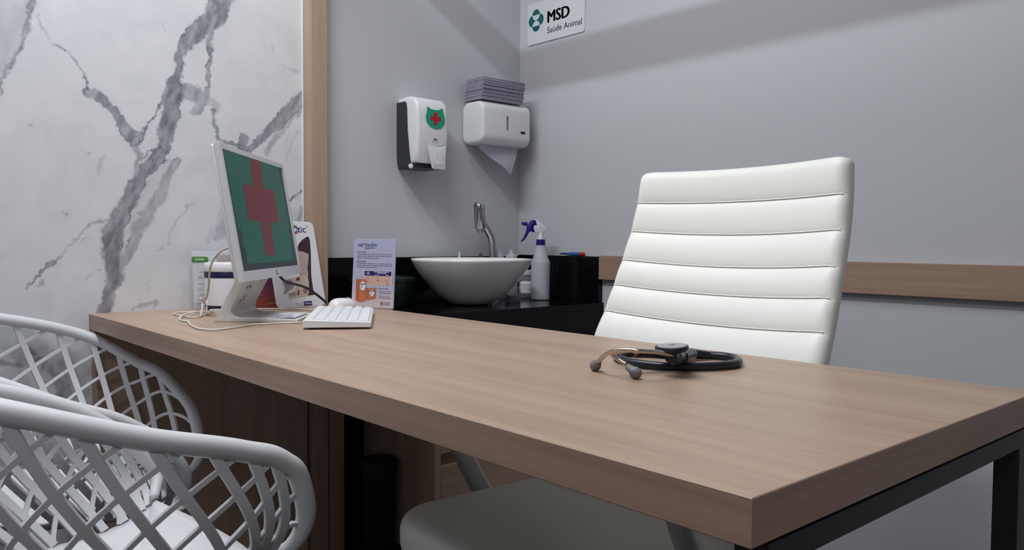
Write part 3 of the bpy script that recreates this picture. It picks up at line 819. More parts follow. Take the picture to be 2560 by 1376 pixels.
obj('rear_housing', prism(rrect(-.15, .15, -.11, .09, .02, 4), -.036, -.0177, SF, .008, 3), M_mon, t, True)
def screen_mat(name, col, e, noise=.12):
    m = mat(name, (0.004, 0.005, 0.005), .3, emis=col, estr=e, spec=.25)
    nt = m.node_tree; b = nt.nodes['Principled BSDF']
    tc = nt.nodes.new('ShaderNodeTexCoord'); n = nt.nodes.new('ShaderNodeTexNoise')
    n.inputs['Scale'].default_value = 160; n.inputs['Detail'].default_value = 3
    nt.links.new(tc.outputs['Object'], n.inputs['Vector'])
    mr = nt.nodes.new('ShaderNodeMapRange'); mr.inputs['To Min'].default_value = e*(1-noise*2); mr.inputs['To Max'].default_value = e*(1+noise*2)
    nt.links.new(n.outputs['Fac'], mr.inputs['Value']); nt.links.new(mr.outputs['Result'], b.inputs['Emission Strength'])
    return m
M_sg = screen_mat('screen_green', (.008, .083, .06), .72)
M_sr = screen_mat('screen_red', (.105, .016, .024), .78)
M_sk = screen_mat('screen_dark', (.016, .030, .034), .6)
scr = obj('screen', flats([(-.2215, .2215, -.1245, .1245)], SF, -.0015), M_sg, t)
cross = [(-.038, .1245), (.0365, .1245), (.0385, .0625), (.1155, .0615), (.1145, -.0175), (.0405, -.018), (.034, -.0955), (-.039, -.0955), (-.039, -.017), (-.119, -.0165), (-.119, .061), (-.045, .0625)]
obj('screen_cross', flatp(cross, SF, -.0012), M_sr, scr)
dk_pts = []
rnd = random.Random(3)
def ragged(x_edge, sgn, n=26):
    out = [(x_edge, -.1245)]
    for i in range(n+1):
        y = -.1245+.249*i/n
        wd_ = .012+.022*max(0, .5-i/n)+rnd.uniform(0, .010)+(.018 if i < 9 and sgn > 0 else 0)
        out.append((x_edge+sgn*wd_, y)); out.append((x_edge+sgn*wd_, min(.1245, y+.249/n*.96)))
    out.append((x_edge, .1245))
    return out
obj('screen_dark_edge', flatp(ragged(-.2215, 1), SF, -.0010), M_sk, scr)  # dark ragged borders of the displayed image
obj('screen_dark_edge', flatp(ragged(.2215, -1)[::-1], SF, -.0010), M_sk, scr)
obj('taskbar', flats([(-.2215, .2215, -.1245, -.1105)], SF, -.0008), M_sk, scr)
obj('brand_mark', merge([flats([(.004, .008, -.141, -.130), (.010, .018, -.141, -.1385), (.010, .0125, -.1385, -.130)], SF, .0025)]), M_inkg, t)
# L shaped stand: profile in (mn, Z) extruded along mu
base_c = Vector((.363, .281, D+.0004))
ST = frame(base_c, mn, (0, 0, 1))       # local x -> mn, y -> Z, z -> mn x Z = -mu?
sd = (ST.to_3x3() @ Vector((0, 0, 1))).dot(mu)
profS = [(-.086, 0), (.096, 0), (.096, .0055), (.02, .008), (-.030, .009), (-.044, .013), (-.049, .022), (-.045, .036), (-.012, .098), (-.010, .128), (-.030, .128), (-.034, .100), (-.084, .006)]
M_stand = mat('stand_white', (.60, .59, .57), .3, noise=.01)
obj('stand', prism(profS, -.088, .088, ST, .0012, 2), M_stand, t, True)
obj('stand_screen_mount', prism(rrect(-.05, .05, -.12, -.02, .01), -.0385, -.0362, SF), M_mon, t)
# instruction print on the neck and stickers on the foot
nd = Vector((-.012+.045, .098-.036)).normalized()
NK = frame(base_c + mn*(-.045+.0006)+Vector((0, 0, .036)), mu, mn*nd.x+Vector((0, 0, 1))*nd.y)
obj('neck_print', flats([(-.052, -.051, .006, .052), (-.030, -.029, .014, .052), (-.052, -.029, .046, .0468), (-.055, -.048, .008, .012), (-.055, -.049, .040, .046), (-.033, -.026, .040, .046), (-.034, -.030, .008, .022), (-.056, -.050, .0, .003), (-.050, -.046, .056, .058), (-.03, -.024, .056, .058)], NK, .0010), M_inkg, t)
FT = frame(base_c+Vector((0, 0, .0085)), mu, -mn) 
FT = frame(base_c, mn, mu); FT = frame(base_c, mu, mn*-1)
FT = frame(base_c+Vector((0, 0, 0)), mn, -mu) if mn.cross(-mu).z > 0 else frame(base_c, mn, mu)
M_lil = mat('lilac_sticker', (.30, .26, .42), .5, noise=.05)
M_stick = mat('white_sticker', (.62, .62, .64), .5, noise=.02)
obj('sticker', flats([(.022, .085, -.07, .05)], FT, .0084), M_stick, t)
obj('sticker_print', flats([(.026, .034, -.06, .0), (.038, .048, -.06, .0), (.055, .060, -.05, .02), (.066, .074, -.06, -.03)], FT, .0088), M_lil, t)

# ================================================================== KEYBOARD, MOUSE, CABLES
ang = 2.58
kl = Vector((math.cos(ang), math.sin(ang), 0)); ks = Vector((math.sin(ang), -math.cos(ang), 0))
ko = Vector((.667, .297, D)) - ks*.068
t = thing('keyboard', ko+kl*.17+ks*.068, 'slim white keyboard lying end-on in front of the monitor', 'keyboard')
# local x along length, y across (towards the user), z up
KM = Matrix.Identity(4)
for i in range(3):
    KM[i][0] = kl[i]; KM[i][1] = ks[i]
KM[2][2] = 1; KM.translation = ko
KLEN, KW = .345, .136
def zb(y): return .0195-.005*y/KW
kb = [(0, 0.004), (KW-.002, .004), (KW, .006), (KW, zb(KW)-.002), (KW-.002, zb(KW)), (.002, zb(0)), (0, zb(0)-.002)]
KP = KM @ Matrix(((0, 0, 1, 0), (1, 0, 0, 0), (0, 1, 0, 0), (0, 0, 0, 1)))
obj('body', prism(kb, 0, KLEN, KP, .0008, 1), M_white, t)
for yy in (.012, KW-.022):
    for xx in (.02, KLEN-.04):
        obj('foot', box(xx, xx+.02, yy, yy+.01, .0003, .0042, 0, 1, KM), M_grey, t)
pit = .0203
bm = bmesh.new()
hw, ht = .0087, .0074
a = [bm.verts.new(p) for p in [(-hw, -hw, 0), (hw, -hw, 0), (hw, hw, 0), (-hw, hw, 0)]]
b = [bm.verts.new(p) for p in [(-ht, -ht, .0032), (ht, -ht, .0032), (ht, ht, .0032), (-ht, ht, .0032)]]
for i in range(4): bm.faces.new((a[i], a[(i+1) % 4], b[(i+1) % 4], b[i]))
bm.faces.new(b); bm.faces.new(a[::-1])
key_me = from_bm(bm)
M_key = mat('key_white', (.72, .73, .76), .4, noise=.01)
tiltk = math.atan2(-.005, KW)
for r_ in range(6):
    y = .0125+r_*pit*1.08
    x = .014
    while x < KLEN-.012:
        wkey = 1.0
        if r_ == 5 and .10 < x < .12: wkey = 5.0
        elif (r_ in (2, 3, 4)) and x > KLEN-.05: wkey = 1.3
        o = obj('key', key_me, M_key, t)
        cx_ = x+pit*(wkey-1)/2
        p = KM @ Vector((cx_, y, zb(y)+.0002))
        rot = KM.to_3x3().to_4x4() @ Matrix.Rotation(tiltk, 4, 'X') @ Matrix.Diagonal((1+(wkey-1)*1.12, 1, 1, 1))
        o.matrix_local = Matrix.Translation(p-chain_loc(t)) @ rot
        x += pit*wkey
obj('status_light', flats([(KLEN-.03, KLEN-.022, .003, .0055)], KM, .0198), mat('led_blue', (.1, .2, .8), .4, emis=(.15, .3, 1.0), estr=.8), t)

def mouse():
    c = Vector((.200, .574, D))
    v, f = [], []
    nu, nv = 28, 12
    d1 = Vector((-.45, .89, 0)); d2 = Vector((.89, .45, 0))
    for j in range(nv+1):
        ph = (j/nv)*math.pi/2
        for i in range(nu):
            th = 2*math.pi*i/nu
            ca, sa = math.cos(th), math.sin(th)
            rx = .056*abs(ca)**.95*(1 if ca > 0 else -1); ry = .031*abs(sa)**.95*(1 if sa > 0 else -1)
            k = math.cos(ph)**.75
            z = .0012+.0245*math.sin(ph)*(1-.25*ca*math.cos(ph))
            p = c+d1*rx*k+d2*ry*k
            v.append((p.x, p.y, D+z))
    for j in range(nv):
        for i in range(nu):
            f.append((j*nu+i, j*nu+(i+1) % nu, (j+1)*nu+(i+1) % nu, (j+1)*nu+i))
    f.append(tuple(range(nu))[::-1])
    return fixn(mk(v, f))
t = thing('mouse', (.205, .583, D), 'white computer mouse behind the keyboard', 'mouse')
obj('body', mouse(), M_white, t, 'all')
wp = Vector((.200, .574, D))+Vector((-.45, .89, 0))*.022
obj('scroll_wheel', lathe([(0, -.003), (.006, -.003), (.007, 0), (.006, .003), (0, .003)], 20, M=Matrix.Translation((wp.x, wp.y, D+.0200)) @ Matrix.Rotation(math.radians(90), 4, 'X') @ Matrix.Rotation(0.5, 4, 'Y')), M_grey, t, True)

M_cab = mat('cream_cable', (.62, .60, .55), .5, noise=.02)
def cable(name, pts, r, m, label, n=10):
    o = obj(name, tube(catmull(pts, n), r, 8), m, None, True)
    tag(o, label, 'cable')
    return o
Z = D+.0026
def g(x, y, z=0): return (x, y, Z+z)
cable('keyboard_cable', [g(.168, .206, .035), g(.150, .222, .004), g(.185, .185, .0042), g(.245, .136, .0042), g(.29, .115), g(.338, .108), g(.345, .113), g(.40, .098), g(.46, .085), g(.512, .080), g(.546, .098), g(.522, .150), g(.497, .200), g(.505, .255), g(.512, .305), g(.472, .350), g(.41, .405), g(.372, .440), g(.352, .462)], .0020, M_cab, 'cream cable looping over the desk in front of the monitor foot')
cable('mouse_cable', [g(.150, .243), g(.128, .200), g(.120, .168), g(.150, .148), g(.205, .146), g(.262, .150), g(.255, .170), g(.212, .200), g(.165, .240), g(.13, .285), g(.135, .36), g(.19, .43), g(.26, .47), g(.31, .500), g(.30, .525), g(.245, .545, .006), g(.236, .548, .01)], .0018, M_cab, 'thin cream cable lying along the rear of the desk to the mouse')
cable('power_cable', [(.352, .238, D+.165), (.322, .208, D+.160), (.298, .192, D+.140), (.285, .185, D+.112), (.262, .190, D+.07), (.232, .196, D+.045), (.205, .198, D+.030), (.228, .186, D+.012), (.248, .176, D+.004), (.262, .170, D+.0032)], .0026, mat('beige_cable', (.50, .47, .41), .5, noise=.02), 'cream cable hanging from behind the monitor to a cable tie')
cable('video_cable', [(.318, .318, D+.120), (.290, .345, D+.100), (.245, .385, D+.078), (.215, .425, D+.068), (.190, .470, D+.056), (.180, .505, D+.036), (.190, .530, D+.012), (.205, .525, D+.0045), (.225, .512, D+.0045)], .0033, M_rubber, 'thick black cable sagging from the monitor to the keyboard')
tt = obj('cable_tie', tube(catmull([(.205, .204, D+.036), (.212, .200, D+.028), (.205, .194, D+.024), (.198, .200, D+.030), (.206, .206, D+.034), (.222, .200, D+.018), (.232, .196, D+.010)], 6), .0014, 6), M_cab, None, True)
tag(tt, 'short white tie knotted round the cables by the monitor foot', 'cable tie')
coil = []
for i in range(60):
    a = i/60*2*math.pi*3.2
    coil.append((.212+.030*math.cos(a)*1.1+.0006*i, .226+.024*math.sin(a), D+.0022+i*.00022))
tag(obj('coiled_cable', tube(coil, .0017, 8), M_cab, None, True), 'small coil of white cable tucked behind the monitor stand', 'cable')

# ================================================================== CARDS AND BOXES ON THE DESK
def card_frame(A, B, lean, base=0.0006):
    A = Vector((A[0], A[1], D+base)); B = Vector((B[0], B[1], D+base))
    r = (B-A).normalized()
    n = r.cross(Vector((0, 0, 1)))
    u = Vector((0, 0, 1))*math.cos(lean)-n*math.sin(lean)
    return frame(A, r, u), (B-A).length

# ---- ear anatomy card (leans on the oak post)
A, B = (.148, .410), (.107, .572)
CF, cw = card_frame(A, B, math.radians(13))
ch = .236
t = thing('anatomy_card', ((A[0]+B[0])/2, (A[1]+B[1])/2, D), 'white rounded card with an ear cross-section print leaning on the oak post', 'display card')
obj('board', prism(rrect(0, cw, 0, ch, .016), -.003, 0, CF, .0006, 1), M_paper, t)
def cu_(x, y):
    L = -41+(y-130)*.111; R_ = 455+(y-150)*.1155
    return ((x-L)/(R_-L)*cw, (1012-y)/(1012-133)*ch)
def cpoly(pts, z): return flatp([cu_(*p) for p in pts], CF, z)
M_ear1 = mat('ear_dark', (.040, .018, .028), .6, noise=.35, nscale=60)
M_ear2 = mat('ear_pink', (.46, .34, .33), .6, noise=.15, nscale=70)
M_ear3 = mat('ear_bone', (.55, .47, .37), .6, noise=.3, nscale=160)
M_ear4 = mat('ear_red', (.22, .03, .03), .6, noise=.2, nscale=90)
M_ear5 = mat('ear_mauve', (.30, .14, .24), .6, noise=.3, nscale=120)
M_ear6 = mat('ear_grey', (.30, .27, .25), .6, noise=.3, nscale=80)
obj('ear_print', cpoly([(280, 400), (295, 365), (330, 325), (365, 300), (390, 287), (405, 305), (412, 340), (415, 460), (412, 560), (408, 700), (418, 800), (428, 898), (365, 902), (300, 880), (290, 470)], .0004), M_ear1, t)
obj('ear_print', cpoly([(290, 440), (340, 448), (392, 478), (385, 540), (372, 620), (378, 680), (368, 740), (345, 780), (310, 760), (300, 660), (285, 560)], .0006), M_ear2, t)
obj('ear_print', cpoly([(215, 715), (310, 690), (365, 690), (380, 760), (378, 850), (365, 902), (300, 905), (175, 915), (170, 895), (240, 880), (230, 830), (260, 800), (225, 780)], .0007), M_ear3, t)
obj('ear_print', cpoly([(115, 750), (150, 730), (210, 722), (225, 780), (222, 815), (170, 840), (140, 870), (120, 860), (140, 810)], .0008), M_ear6, t)
obj('ear_print', cpoly([(145, 745), (190, 735), (212, 765), (205, 785), (160, 790), (142, 770)], .0009), M_ear5, t)
obj('ear_print', cpoly([(250, 715), (285, 710), (290, 735), (265, 750), (252, 740)], .0009), M_ear4, t)
obj('ear_print', cpoly([(258, 850), (272, 838), (280, 850), (272, 890), (255, 895)], .0009), M_ear4, t)
obj('ear_print', cpoly([(312, 838), (358, 805), (372, 825), (358, 872), (325, 880)], .0009), M_ear5, t)
obj('ear_print', cpoly([(165, 870), (230, 850), (245, 885), (180, 905)], .00085), M_ear6, t)
x0, y0 = cu_(292, 248); x1, _ = cu_(374, 248); _, y1 = cu_(300, 182)
M_nav = mat('navy_print', (.012, .012, .11), .5, noise=.02)
obj('lettering', textm('tic', CF, x1-x0, y1-y0, x0, y0, .01), M_nav, t)
ox, oy = cu_(264, 218)
def ring(cx, cy, r0, r1, a0, a1, n=20):
    return arc(cx, cy, r1, a0, a1, n)+arc(cx, cy, r0, a1, a0, n)
obj('lettering', flatp(ring(ox, oy, .0056, .0080, 0, 359.5, 32), CF, .0004), M_nav, t)
obj('ring_accent', flatp(ring(ox, oy+.0008, .0086, .0112, 20, 170), CF, .0005), M_teal, t)
obj('ring_accent', flatp(ring(ox, oy-.0008, .0086, .0112, 200, 345), CF, .0005), mat('pink_print', (.45, .02, .12), .5, noise=.02), t)
x0, y0 = cu_(322, 1003); x1, y1 = cu_(400, 958)
obj('logo_block', flats([(x0, x1, y0, y1)], CF, .0004), M_nav, t)
obj('lettering', textm('Virbac', CF, (x1-x0)*.84, (y1-y0)*.42, x0+(x1-x0)*.08, y0+(y1-y0)*.32, .01, z=.0007), M_paper, t)
xa, ya = cu_(236, 998)
obj('lettering', merge([textm('Shaping the future', CF, .026, .0036, xa, ya+.004), textm('of animal health', CF, .022, .0036, xa+.004, ya-.0005)]), M_nav, t)
xr, yr = cu_(383, 182)
obj('lettering', textm('®', CF, .005, .005, xr-.002, yr-.003), M_nav, t)

# ---- medicine leaflet in a clear holder at the rear edge
A, B = (.216, .588), (.347, .6355)
CF, cw = card_frame(A, B, math.radians(4), .003)
ch = .180
t = thing('leaflet_stand', ((A[0]+B[0])/2, (A[1]+B[1])/2, D), 'lilac medicine leaflet showing two orange boxes in a clear stand', 'leaflet')
def grad_mat(name, c0, c1, z0, z1, rough=.5):
    m = bpy.data.materials.new(name); m.use_nodes = True
    nt = m.node_tree; b = nt.nodes['Principled BSDF']
    tc = nt.nodes.new('ShaderNodeTexCoord'); s = nt.nodes.new('ShaderNodeSeparateXYZ'); nt.links.new(tc.outputs['Object'], s.inputs[0])
    mr = nt.nodes.new('ShaderNodeMapRange'); mr.inputs['From Min'].default_value = z0; mr.inputs['From Max'].default_value = z1
    nt.links.new(s.outputs[2], mr.inputs['Value'])
    cr_ = nt.nodes.new('ShaderNodeValToRGB'); e = cr_.color_ramp.elements
    e[0].color = (*c0, 1); e[1].color = (*c1, 1)
    nt.links.new(mr.outputs['Result'], cr_.inputs['Fac']); nt.links.new(cr_.outputs['Color'], b.inputs['Base Color'])
    b.inputs['Roughness'].default_value = rough
    return m
M_vet = grad_mat('leaflet_print_ground', (.56, .47, .45), (.38, .40, .56), D+.01, D+.07)
obj('leaflet', prism(rrect(0, cw, 0, ch, .003, 3), -.0012, 0, CF), M_vet, t)
def vu(x, y): return ((x-105)/770*cw, (1250-y)/1155*ch)
def vrect(x0, y0, x1, y1):
    a = vu(x0, y1); b = vu(x1, y0)
    return (a[0], b[0], a[1], b[1])
def vpoly(pts, z): return flatp([vu(*p) for p in pts], CF, z)
def vtext(s, x0, y0, x1, y1, off=.0, z=.0004):
    a = vu(x0, y1); b = vu(x1, y0)
    return textm(s, CF, b[0]-a[0], b[1]-a[1], a[0], a[1], off, z=z)
obj('lettering', merge([vtext('vet', 175, 160, 285, 222), vtext('edin', 365, 150, 525, 222), vtext('®', 522, 172, 540, 188)]), M_nav, t)
hp = catmull([Vector((a[0], a[1], 0)) for a in [vu(*p) for p in [(328, 205), (295, 175), (300, 160), (315, 160), (325, 180), (342, 162), (360, 168), (355, 195), (322, 240), (350, 246), (420, 238), (505, 236)]]], 5)
obj('heart_line', tube([CF @ (p+Vector((0, 0, .0006))) for p in hp], .0006, 5), mat('rose_print', (.30, .10, .12), .5, noise=.02), t)
obj('lettering', merge([vtext('INDICAÇÕES:', 175, 298, 345, 326, .01), vtext('POSOLOGIA:', 175, 458, 340, 486, .01)]), M_nav, t)
rows = []
rnd = random.Random(5)
for yy, xe in ((347, 825), (379, 825), (410, 585), (505, 825), (537, 825), (568, 550)):
    x = 175
    while x < xe-12:
        w_ = rnd.uniform(28, 95)
        rows.append(vrect(x, yy-5, min(xe, x+w_), yy+6)); x += w_+10
obj('print_lines', flats(rows, CF, .0004), M_inkg, t)
tb = obj('table_print', flats([vrect(322, 625, 828, 872)], CF, .0003), M_paper, t)
obj('table_body', flats([vrect(330, 712, 820, 865)], CF, .0005), mat('salmon_print', (.55, .36, .30), .5, noise=.03), tb)
obj('table_header', flats([vrect(328, 630, 820, 708)], CF, .0006), M_nav, tb)
obj('table_lines', flats([vrect(375, 648, 420, 656), vrect(360, 670, 435, 678), vrect(385, 692, 405, 700), vrect(510, 640, 770, 650), vrect(565, 662, 725, 671), vrect(520, 690, 590, 698), vrect(715, 690, 765, 698)], CF, .0008), M_paper, tb)
obj('table_figures', flats([vrect(388, 722, 405, 730), vrect(388, 752, 405, 760), vrect(388, 786, 405, 794), vrect(388, 818, 405, 826), vrect(566, 722, 576, 730), vrect(566, 748, 576, 760), vrect(566, 780, 594, 796), vrect(718, 778, 732, 786), vrect(744, 784, 752, 792), vrect(744, 808, 752, 820), vrect(742, 840, 770, 856)], CF, .0008), M_ear4, tb)
M_org = mat('orange_print', (.50, .15, .06), .5, noise=.12, nscale=90)
M_orgd = mat('dark_orange_print', (.40, .10, .04), .5, noise=.12, nscale=90)
for nm, fr_, sd_, ov in (('box_picture', [(242, 775), (370, 768), (370, 1140), (248, 1165)], [(178, 778), (242, 775), (248, 1165), (185, 1135)], (308, 890, 62, 86)), ('box_picture', [(372, 920), (556, 912), (556, 1090), (405, 1125), (372, 1100)], [(372, 920), (405, 925), (405, 1125), (372, 1100)], (482, 1003, 54, 66))):
    p_ = obj(nm, vpoly(fr_, .0009 if ov[2] > 60 else .0007), M_org, t)
    obj('box_side', vpoly(sd_, .00095 if ov[2] > 60 else .00075), M_orgd, p_)
    el = [(ov[0]+ov[2]*math.cos(a*math.pi/14), ov[1]+ov[3]*math.sin(a*math.pi/14)) for a in range(28)]
    el2 = [(ov[0]+(ov[2]-6)*math.cos(a*math.pi/14), ov[1]+(ov[3]-6)*math.sin(a*math.pi/14)) for a in range(28)]
    obj('oval_rim', vpoly(el[::-1], .0011), M_ink, p_)
    obj('oval', vpoly(el2[::-1], .0013), M_paper, p_)
    obj('oval_print', flats([vrect(ov[0]-ov[2]*.75, ov[1]-40, ov[0]+ov[2]*.75, ov[1]-27), vrect(ov[0]-ov[2]*.7, ov[1]-10, ov[0]+ov[2]*.1, ov[1]-5), vrect(ov[0]-ov[2]*.7, ov[1]+8, ov[0], ov[1]+12), vrect(ov[0]-ov[2]*.7, ov[1]+28, ov[0]+ov[2]*.2, ov[1]+34)], CF, .0015), M_ink, p_)
obj('lettering', merge([vtext('Apresentações:', 585, 912, 785, 936, .012)]), mat('blue_print', (.02, .05, .25), .5, noise=.02), t)
obj('lettering', merge([vtext('• Vetmedin 1,25 mg', 585, 958, 820, 982), vtext('com 50 comprimidos', 610, 988, 820, 1010, .012), vtext('• Vetmedin 5 mg', 585, 1040, 790, 1064), vtext('com 50 comprimidos', 610, 1070, 820, 1092, .012)]), M_nav, t)
rc = vu(668, 1172)
obj('maker_mark', merge([flatp(ring(rc[0], rc[1], .0040, .0050, 0, 359, 24), CF, .0005), flats([vrect(662, 1150, 668, 1190), vrect(654, 1160, 658, 1190), vrect(674, 1160, 678, 1190)], CF, .0005)]), M_nav, t)
obj('lettering', merge([vtext('Boehringer', 706, 1148, 828, 1172, .012), vtext('Ingelheim', 706, 1178, 818, 1200, .012)]), M_nav, t)
obj('side_print', flats([vrect(848, 640, 853, 860)], CF, .0004), M_inkg, t)
obj('holder_back', prism([(0, 0), (cw, 0), (cw, ch+.002), (0, ch+.002)], -.0035, -.0016, CF), M_clear, t)
hb = (B[0]-A[0], B[1]-A[1]); nb = Vector((hb[1], -hb[0])).normalized()
q_ = [(A[0], A[1]), (B[0], B[1]), (B[0]+nb.x*.022, B[1]+nb.y*.022), (A[0]+nb.x*.022, A[1]+nb.y*.022)]
obj('holder_foot', prism([(a, b) for a, b in q_][::-1], D+.0003, D+.0022), M_clear, t)

# ---- joint leaflet holder behind the white tub
A, B = (.032, .238), (.020, .385)
CF, cw = card_frame(A, B, math.radians(5), .001)
ch = .150
t = thing('leaflet_holder', (.026, .31, D), 'clear leaflet holder with green label and anatomy print against the marble', 'leaflet')
obj('holder', prism([(0, 0), (cw, 0), (cw, ch), (0, ch)], .0004, .0016, CF), M_clear, t)
obj('leaflet', prism([(.002, .016), (cw-.002, .016), (cw-.002, ch-.007), (.002, ch-.007)], -.0012, 0, CF), M_paper, t)
obj('holder_back', prism([(0, 0), (cw, 0), (cw, ch), (0, ch)], -.0035, -.002, CF), M_clear, t)
def nu_(x, y): return ((x-175)/800*cw, (1010-y)/860*ch)
gl = grad_mat('green_label_print', (.015, .12, .05), (.10, .30, .03), D+.11, D+.14)
a = nu_(168, 318); b = nu_(408, 238); rad_ = (b[1]-a[1])/2
pl = [(a[0], a[1]), (b[0]-rad_, a[1])]+arc(b[0]-rad_, a[1]+rad_, rad_, -90, 90, 10)+[(a[0], b[1])]
obj('green_label', flatp(pl, CF, .0018), gl, t)
a2 = nu_(218, 292); b2 = nu_(352, 264)
obj('lettering', textm('NORMAL', CF, b2[0]-a2[0], b2[1]-a2[1], a2[0], a2[1], .02, z=.0021), M_paper, t)
M_bone = mat('bone_print', (.36, .25, .15), .6, noise=.6, nscale=260)
obj('bone_print', flatp([nu_(*p) for p in [(505, 400), (545, 330), (528, 260), (530, 208), (790, 208), (800, 400)]], CF, .0003), M_bone, t)
rows = []
for x0, x1, y in ((322, 380, 388), (270, 340, 466), (248, 318, 538), (248, 318, 561), (235, 332, 646), (235, 300, 726), (318, 358, 785), (256, 356, 806)):
    p = nu_(x0, y+6); q = nu_(x1, y-6); rows.append((p[0], q[0], p[1], q[1]))
obj('print_lines', flats(rows, CF, .0003), M_inkg, t)
rows = []
for x0, x1, y in ((380, 520, 386), (345, 420, 466), (320, 420, 546), (335, 420, 646), (305, 420, 722), (360, 420, 785)):
    p = nu_(x0, y+1.5); q = nu_(x1, y-1.5); rows.append((p[0], q[0], p[1], q[1]))
obj('leader_lines', flats(rows, CF, .0003), M_inkg, t)
a3 = nu_(224, 895); b3 = nu_(382, 866)
obj('lettering', textm('Librela', CF, b3[0]-a3[0], (b3[1]-a3[1])*1.15, a3[0], a3[1], .0, z=.0004), M_inkg, t)
p = nu_(298, 975); q = nu_(520, 938)
obj('grey_band', flats([(p[0], q[0], p[1], q[1])], CF, .0018), M_inkg, t)

# ---- white tub with navy bands
t = thing('supplement_tub', (.092, .303, D), 'round white tub with navy band below the lid behind the monitor', 'tub')
c = (.092, .303, D+.0004)
obj('body', lathe([(0, .014), (.0565, .014), (.0572, .020), (.0572, .083), (0, .083)], 48, c), M_white, t, True)
obj('base_band', lathe([(0, 0), (.055, 0), (.0565, .002), (.0568, .0137), (0, .0137)], 48, c), M_navy, t, True)
obj('navy_band', lathe([(0, .0833), (.0575, .0833), (.0578, .085), (.0578, .097), (.057, .0985), (0, .0985)], 48, c), M_navy, t, True)
obj('lid', lathe([(0, .0988), (.0580, .0988), (.0590, .1005), (.0590, .118), (.0575, .1205), (.054, .1212), (0, .1205)], 48, c), M_white, t, True)

# ---- purple to orange carton
t_me = box(.066, .104, .362, .447, D+.0004, D+.150, .0008, 1, Matrix.Translation((.085, .40, 0)) @ Matrix.Rotation(.10, 4, 'Z') @ Matrix.Translation((-.085, -.40, 0)))
t = thing('carton', (.085, .40, D), 'small carton fading from purple to orange between monitor stand and ear card', 'carton')
obj('box', t_me, grad_mat('purple_orange_print', (.30, .075, .045), (.17, .055, .16), D+.015, D+.075, .4), t)
M_pinkp = mat('pale_pink_print', (.45, .18, .25), .5, noise=.02)
CFc = frame((.104+.0042, .362-.0005, D), (-math.sin(.1), math.cos(.1), 0), (0, 0, 1))
obj('print_lines', flats([(.012, .026, .055, .0572), (.012, .028, .034, .0362), (.040, .070, .010, .013)], CFc, .0006), M_pinkp, t)

# ================================================================== STETHOSCOPE
t = thing('stethoscope', (1.39, .42, D), 'black stethoscope with champagne ear tubes coiled on the desk', 'stethoscope')
lp = [(1.297, .428), (1.335, .398), (1.375, .389), (1.420, .404), (1.450, .445), (1.460, .488), (1.450, .522), (1.418, .548), (1.385, .540), (1.350, .505), (1.318, .492), (1.293, .470)]
obj('tubing', tube(catmull([(a, b, D+.0066) for a, b in lp], 8, True), .0062, 12, True), M_rubber, t, True)
obj('tubing', tube(catmull([(1.388, .536, D+.0075), (1.375, .505, D+.013), (1.392, .470, D+.019), (1.420, .440, D+.0215), (1.440, .405, D+.023)], 8), .0060, 12), M_rubber, t, True)
obj('yoke', tube(catmull([(1.418, .452, D+.020), (1.428, .420, D+.022), (1.440, .385, D+.024), (1.450, .362, D+.028)], 6), [.0085]*5+[.0105]*5+[.011]*5+[.009]*4, 14), M_rubber, t, True)
obj('yoke', tube(catmull([(1.428, .424, D+.021), (1.418, .398, D+.0225), (1.404, .372, D+.025), (1.398, .352, D+.026)], 6), .0052, 12), M_rubber, t, True)
def ear(pts, tipc, tipd):
    obj('ear_tube', tube(catmull(pts, 8), .0030, 10), M_gold, t, True)
    d = Vector(tipd).normalized()
    r = d.orthogonal().normalized()
    Mx = frame(tipc, r, d.cross(r))
    obj('ear_tip', lathe([(0, -.013), (.0042, -.0125), (.0050, -.008), (.0056, -.004), (.0078, .001), (.0080, .005), (.0065, .0095), (.0035, .0115), (0, .012)], 20, M=Mx), M_grey, t, 'all')
ear([(1.451, .364, D+.029), (1.449, .335, D+.036), (1.443, .306, D+.0395), (1.425, .298, D+.0395), (1.408, .297, D+.037), (1.388, .302, D+.029), (1.371, .309, D+.019), (1.362, .314, D+.0145)], (1.354, .320, D+.0095), (-.75, .45, -.4))
ear([(1.400, .356, D+.027), (1.404, .335, D+.034), (1.404, .320, D+.0335), (1.392, .315, D+.0305), (1.388, .316, D+.027), (1.396, .318, D+.022), (1.408, .319, D+.017)], (1.424, .317, D+.0095), (.8, -.05, -.35))
dc = Vector((1.4435, .372, D+.0385))
Mx = Matrix.Translation(dc) @ Matrix.Rotation(math.radians(5), 4, 'X')
obj('chestpiece', lathe([(0, -.010), (.008, -.010), (.012, -.006), (.019, -.0045), (.0222, -.002), (.0226, .001), (.0218, .0025), (.0195, .0028), (0, .0028)], 48, M=Mx), M_rubber, t, True)
obj('diaphragm', lathe([(0, .0042), (.0150, .0040), (.0195, .0031), (0, .0030)], 48, M=Mx), mat('diaphragm_grey', (.30, .31, .32), .35, noise=.03), t, True)
obj('diaphragm_mark', prism([(-.002, -.006), (.0005, -.0005), (.002, .005), (.0035, -.0005)], .0043, .0045, Mx), M_ink, t)

# ================================================================== OFFICE CHAIR
YAW = math.radians(-3.2)
oc = Vector((1.214, .56, 0))
OM = Matrix.Translation(oc) @ Matrix.Rotation(YAW, 4, 'Z')
t = thing('office_chair', (1.23, .5, 0), 'white padded office chair with horizontal seams behind the desk', 'chair')
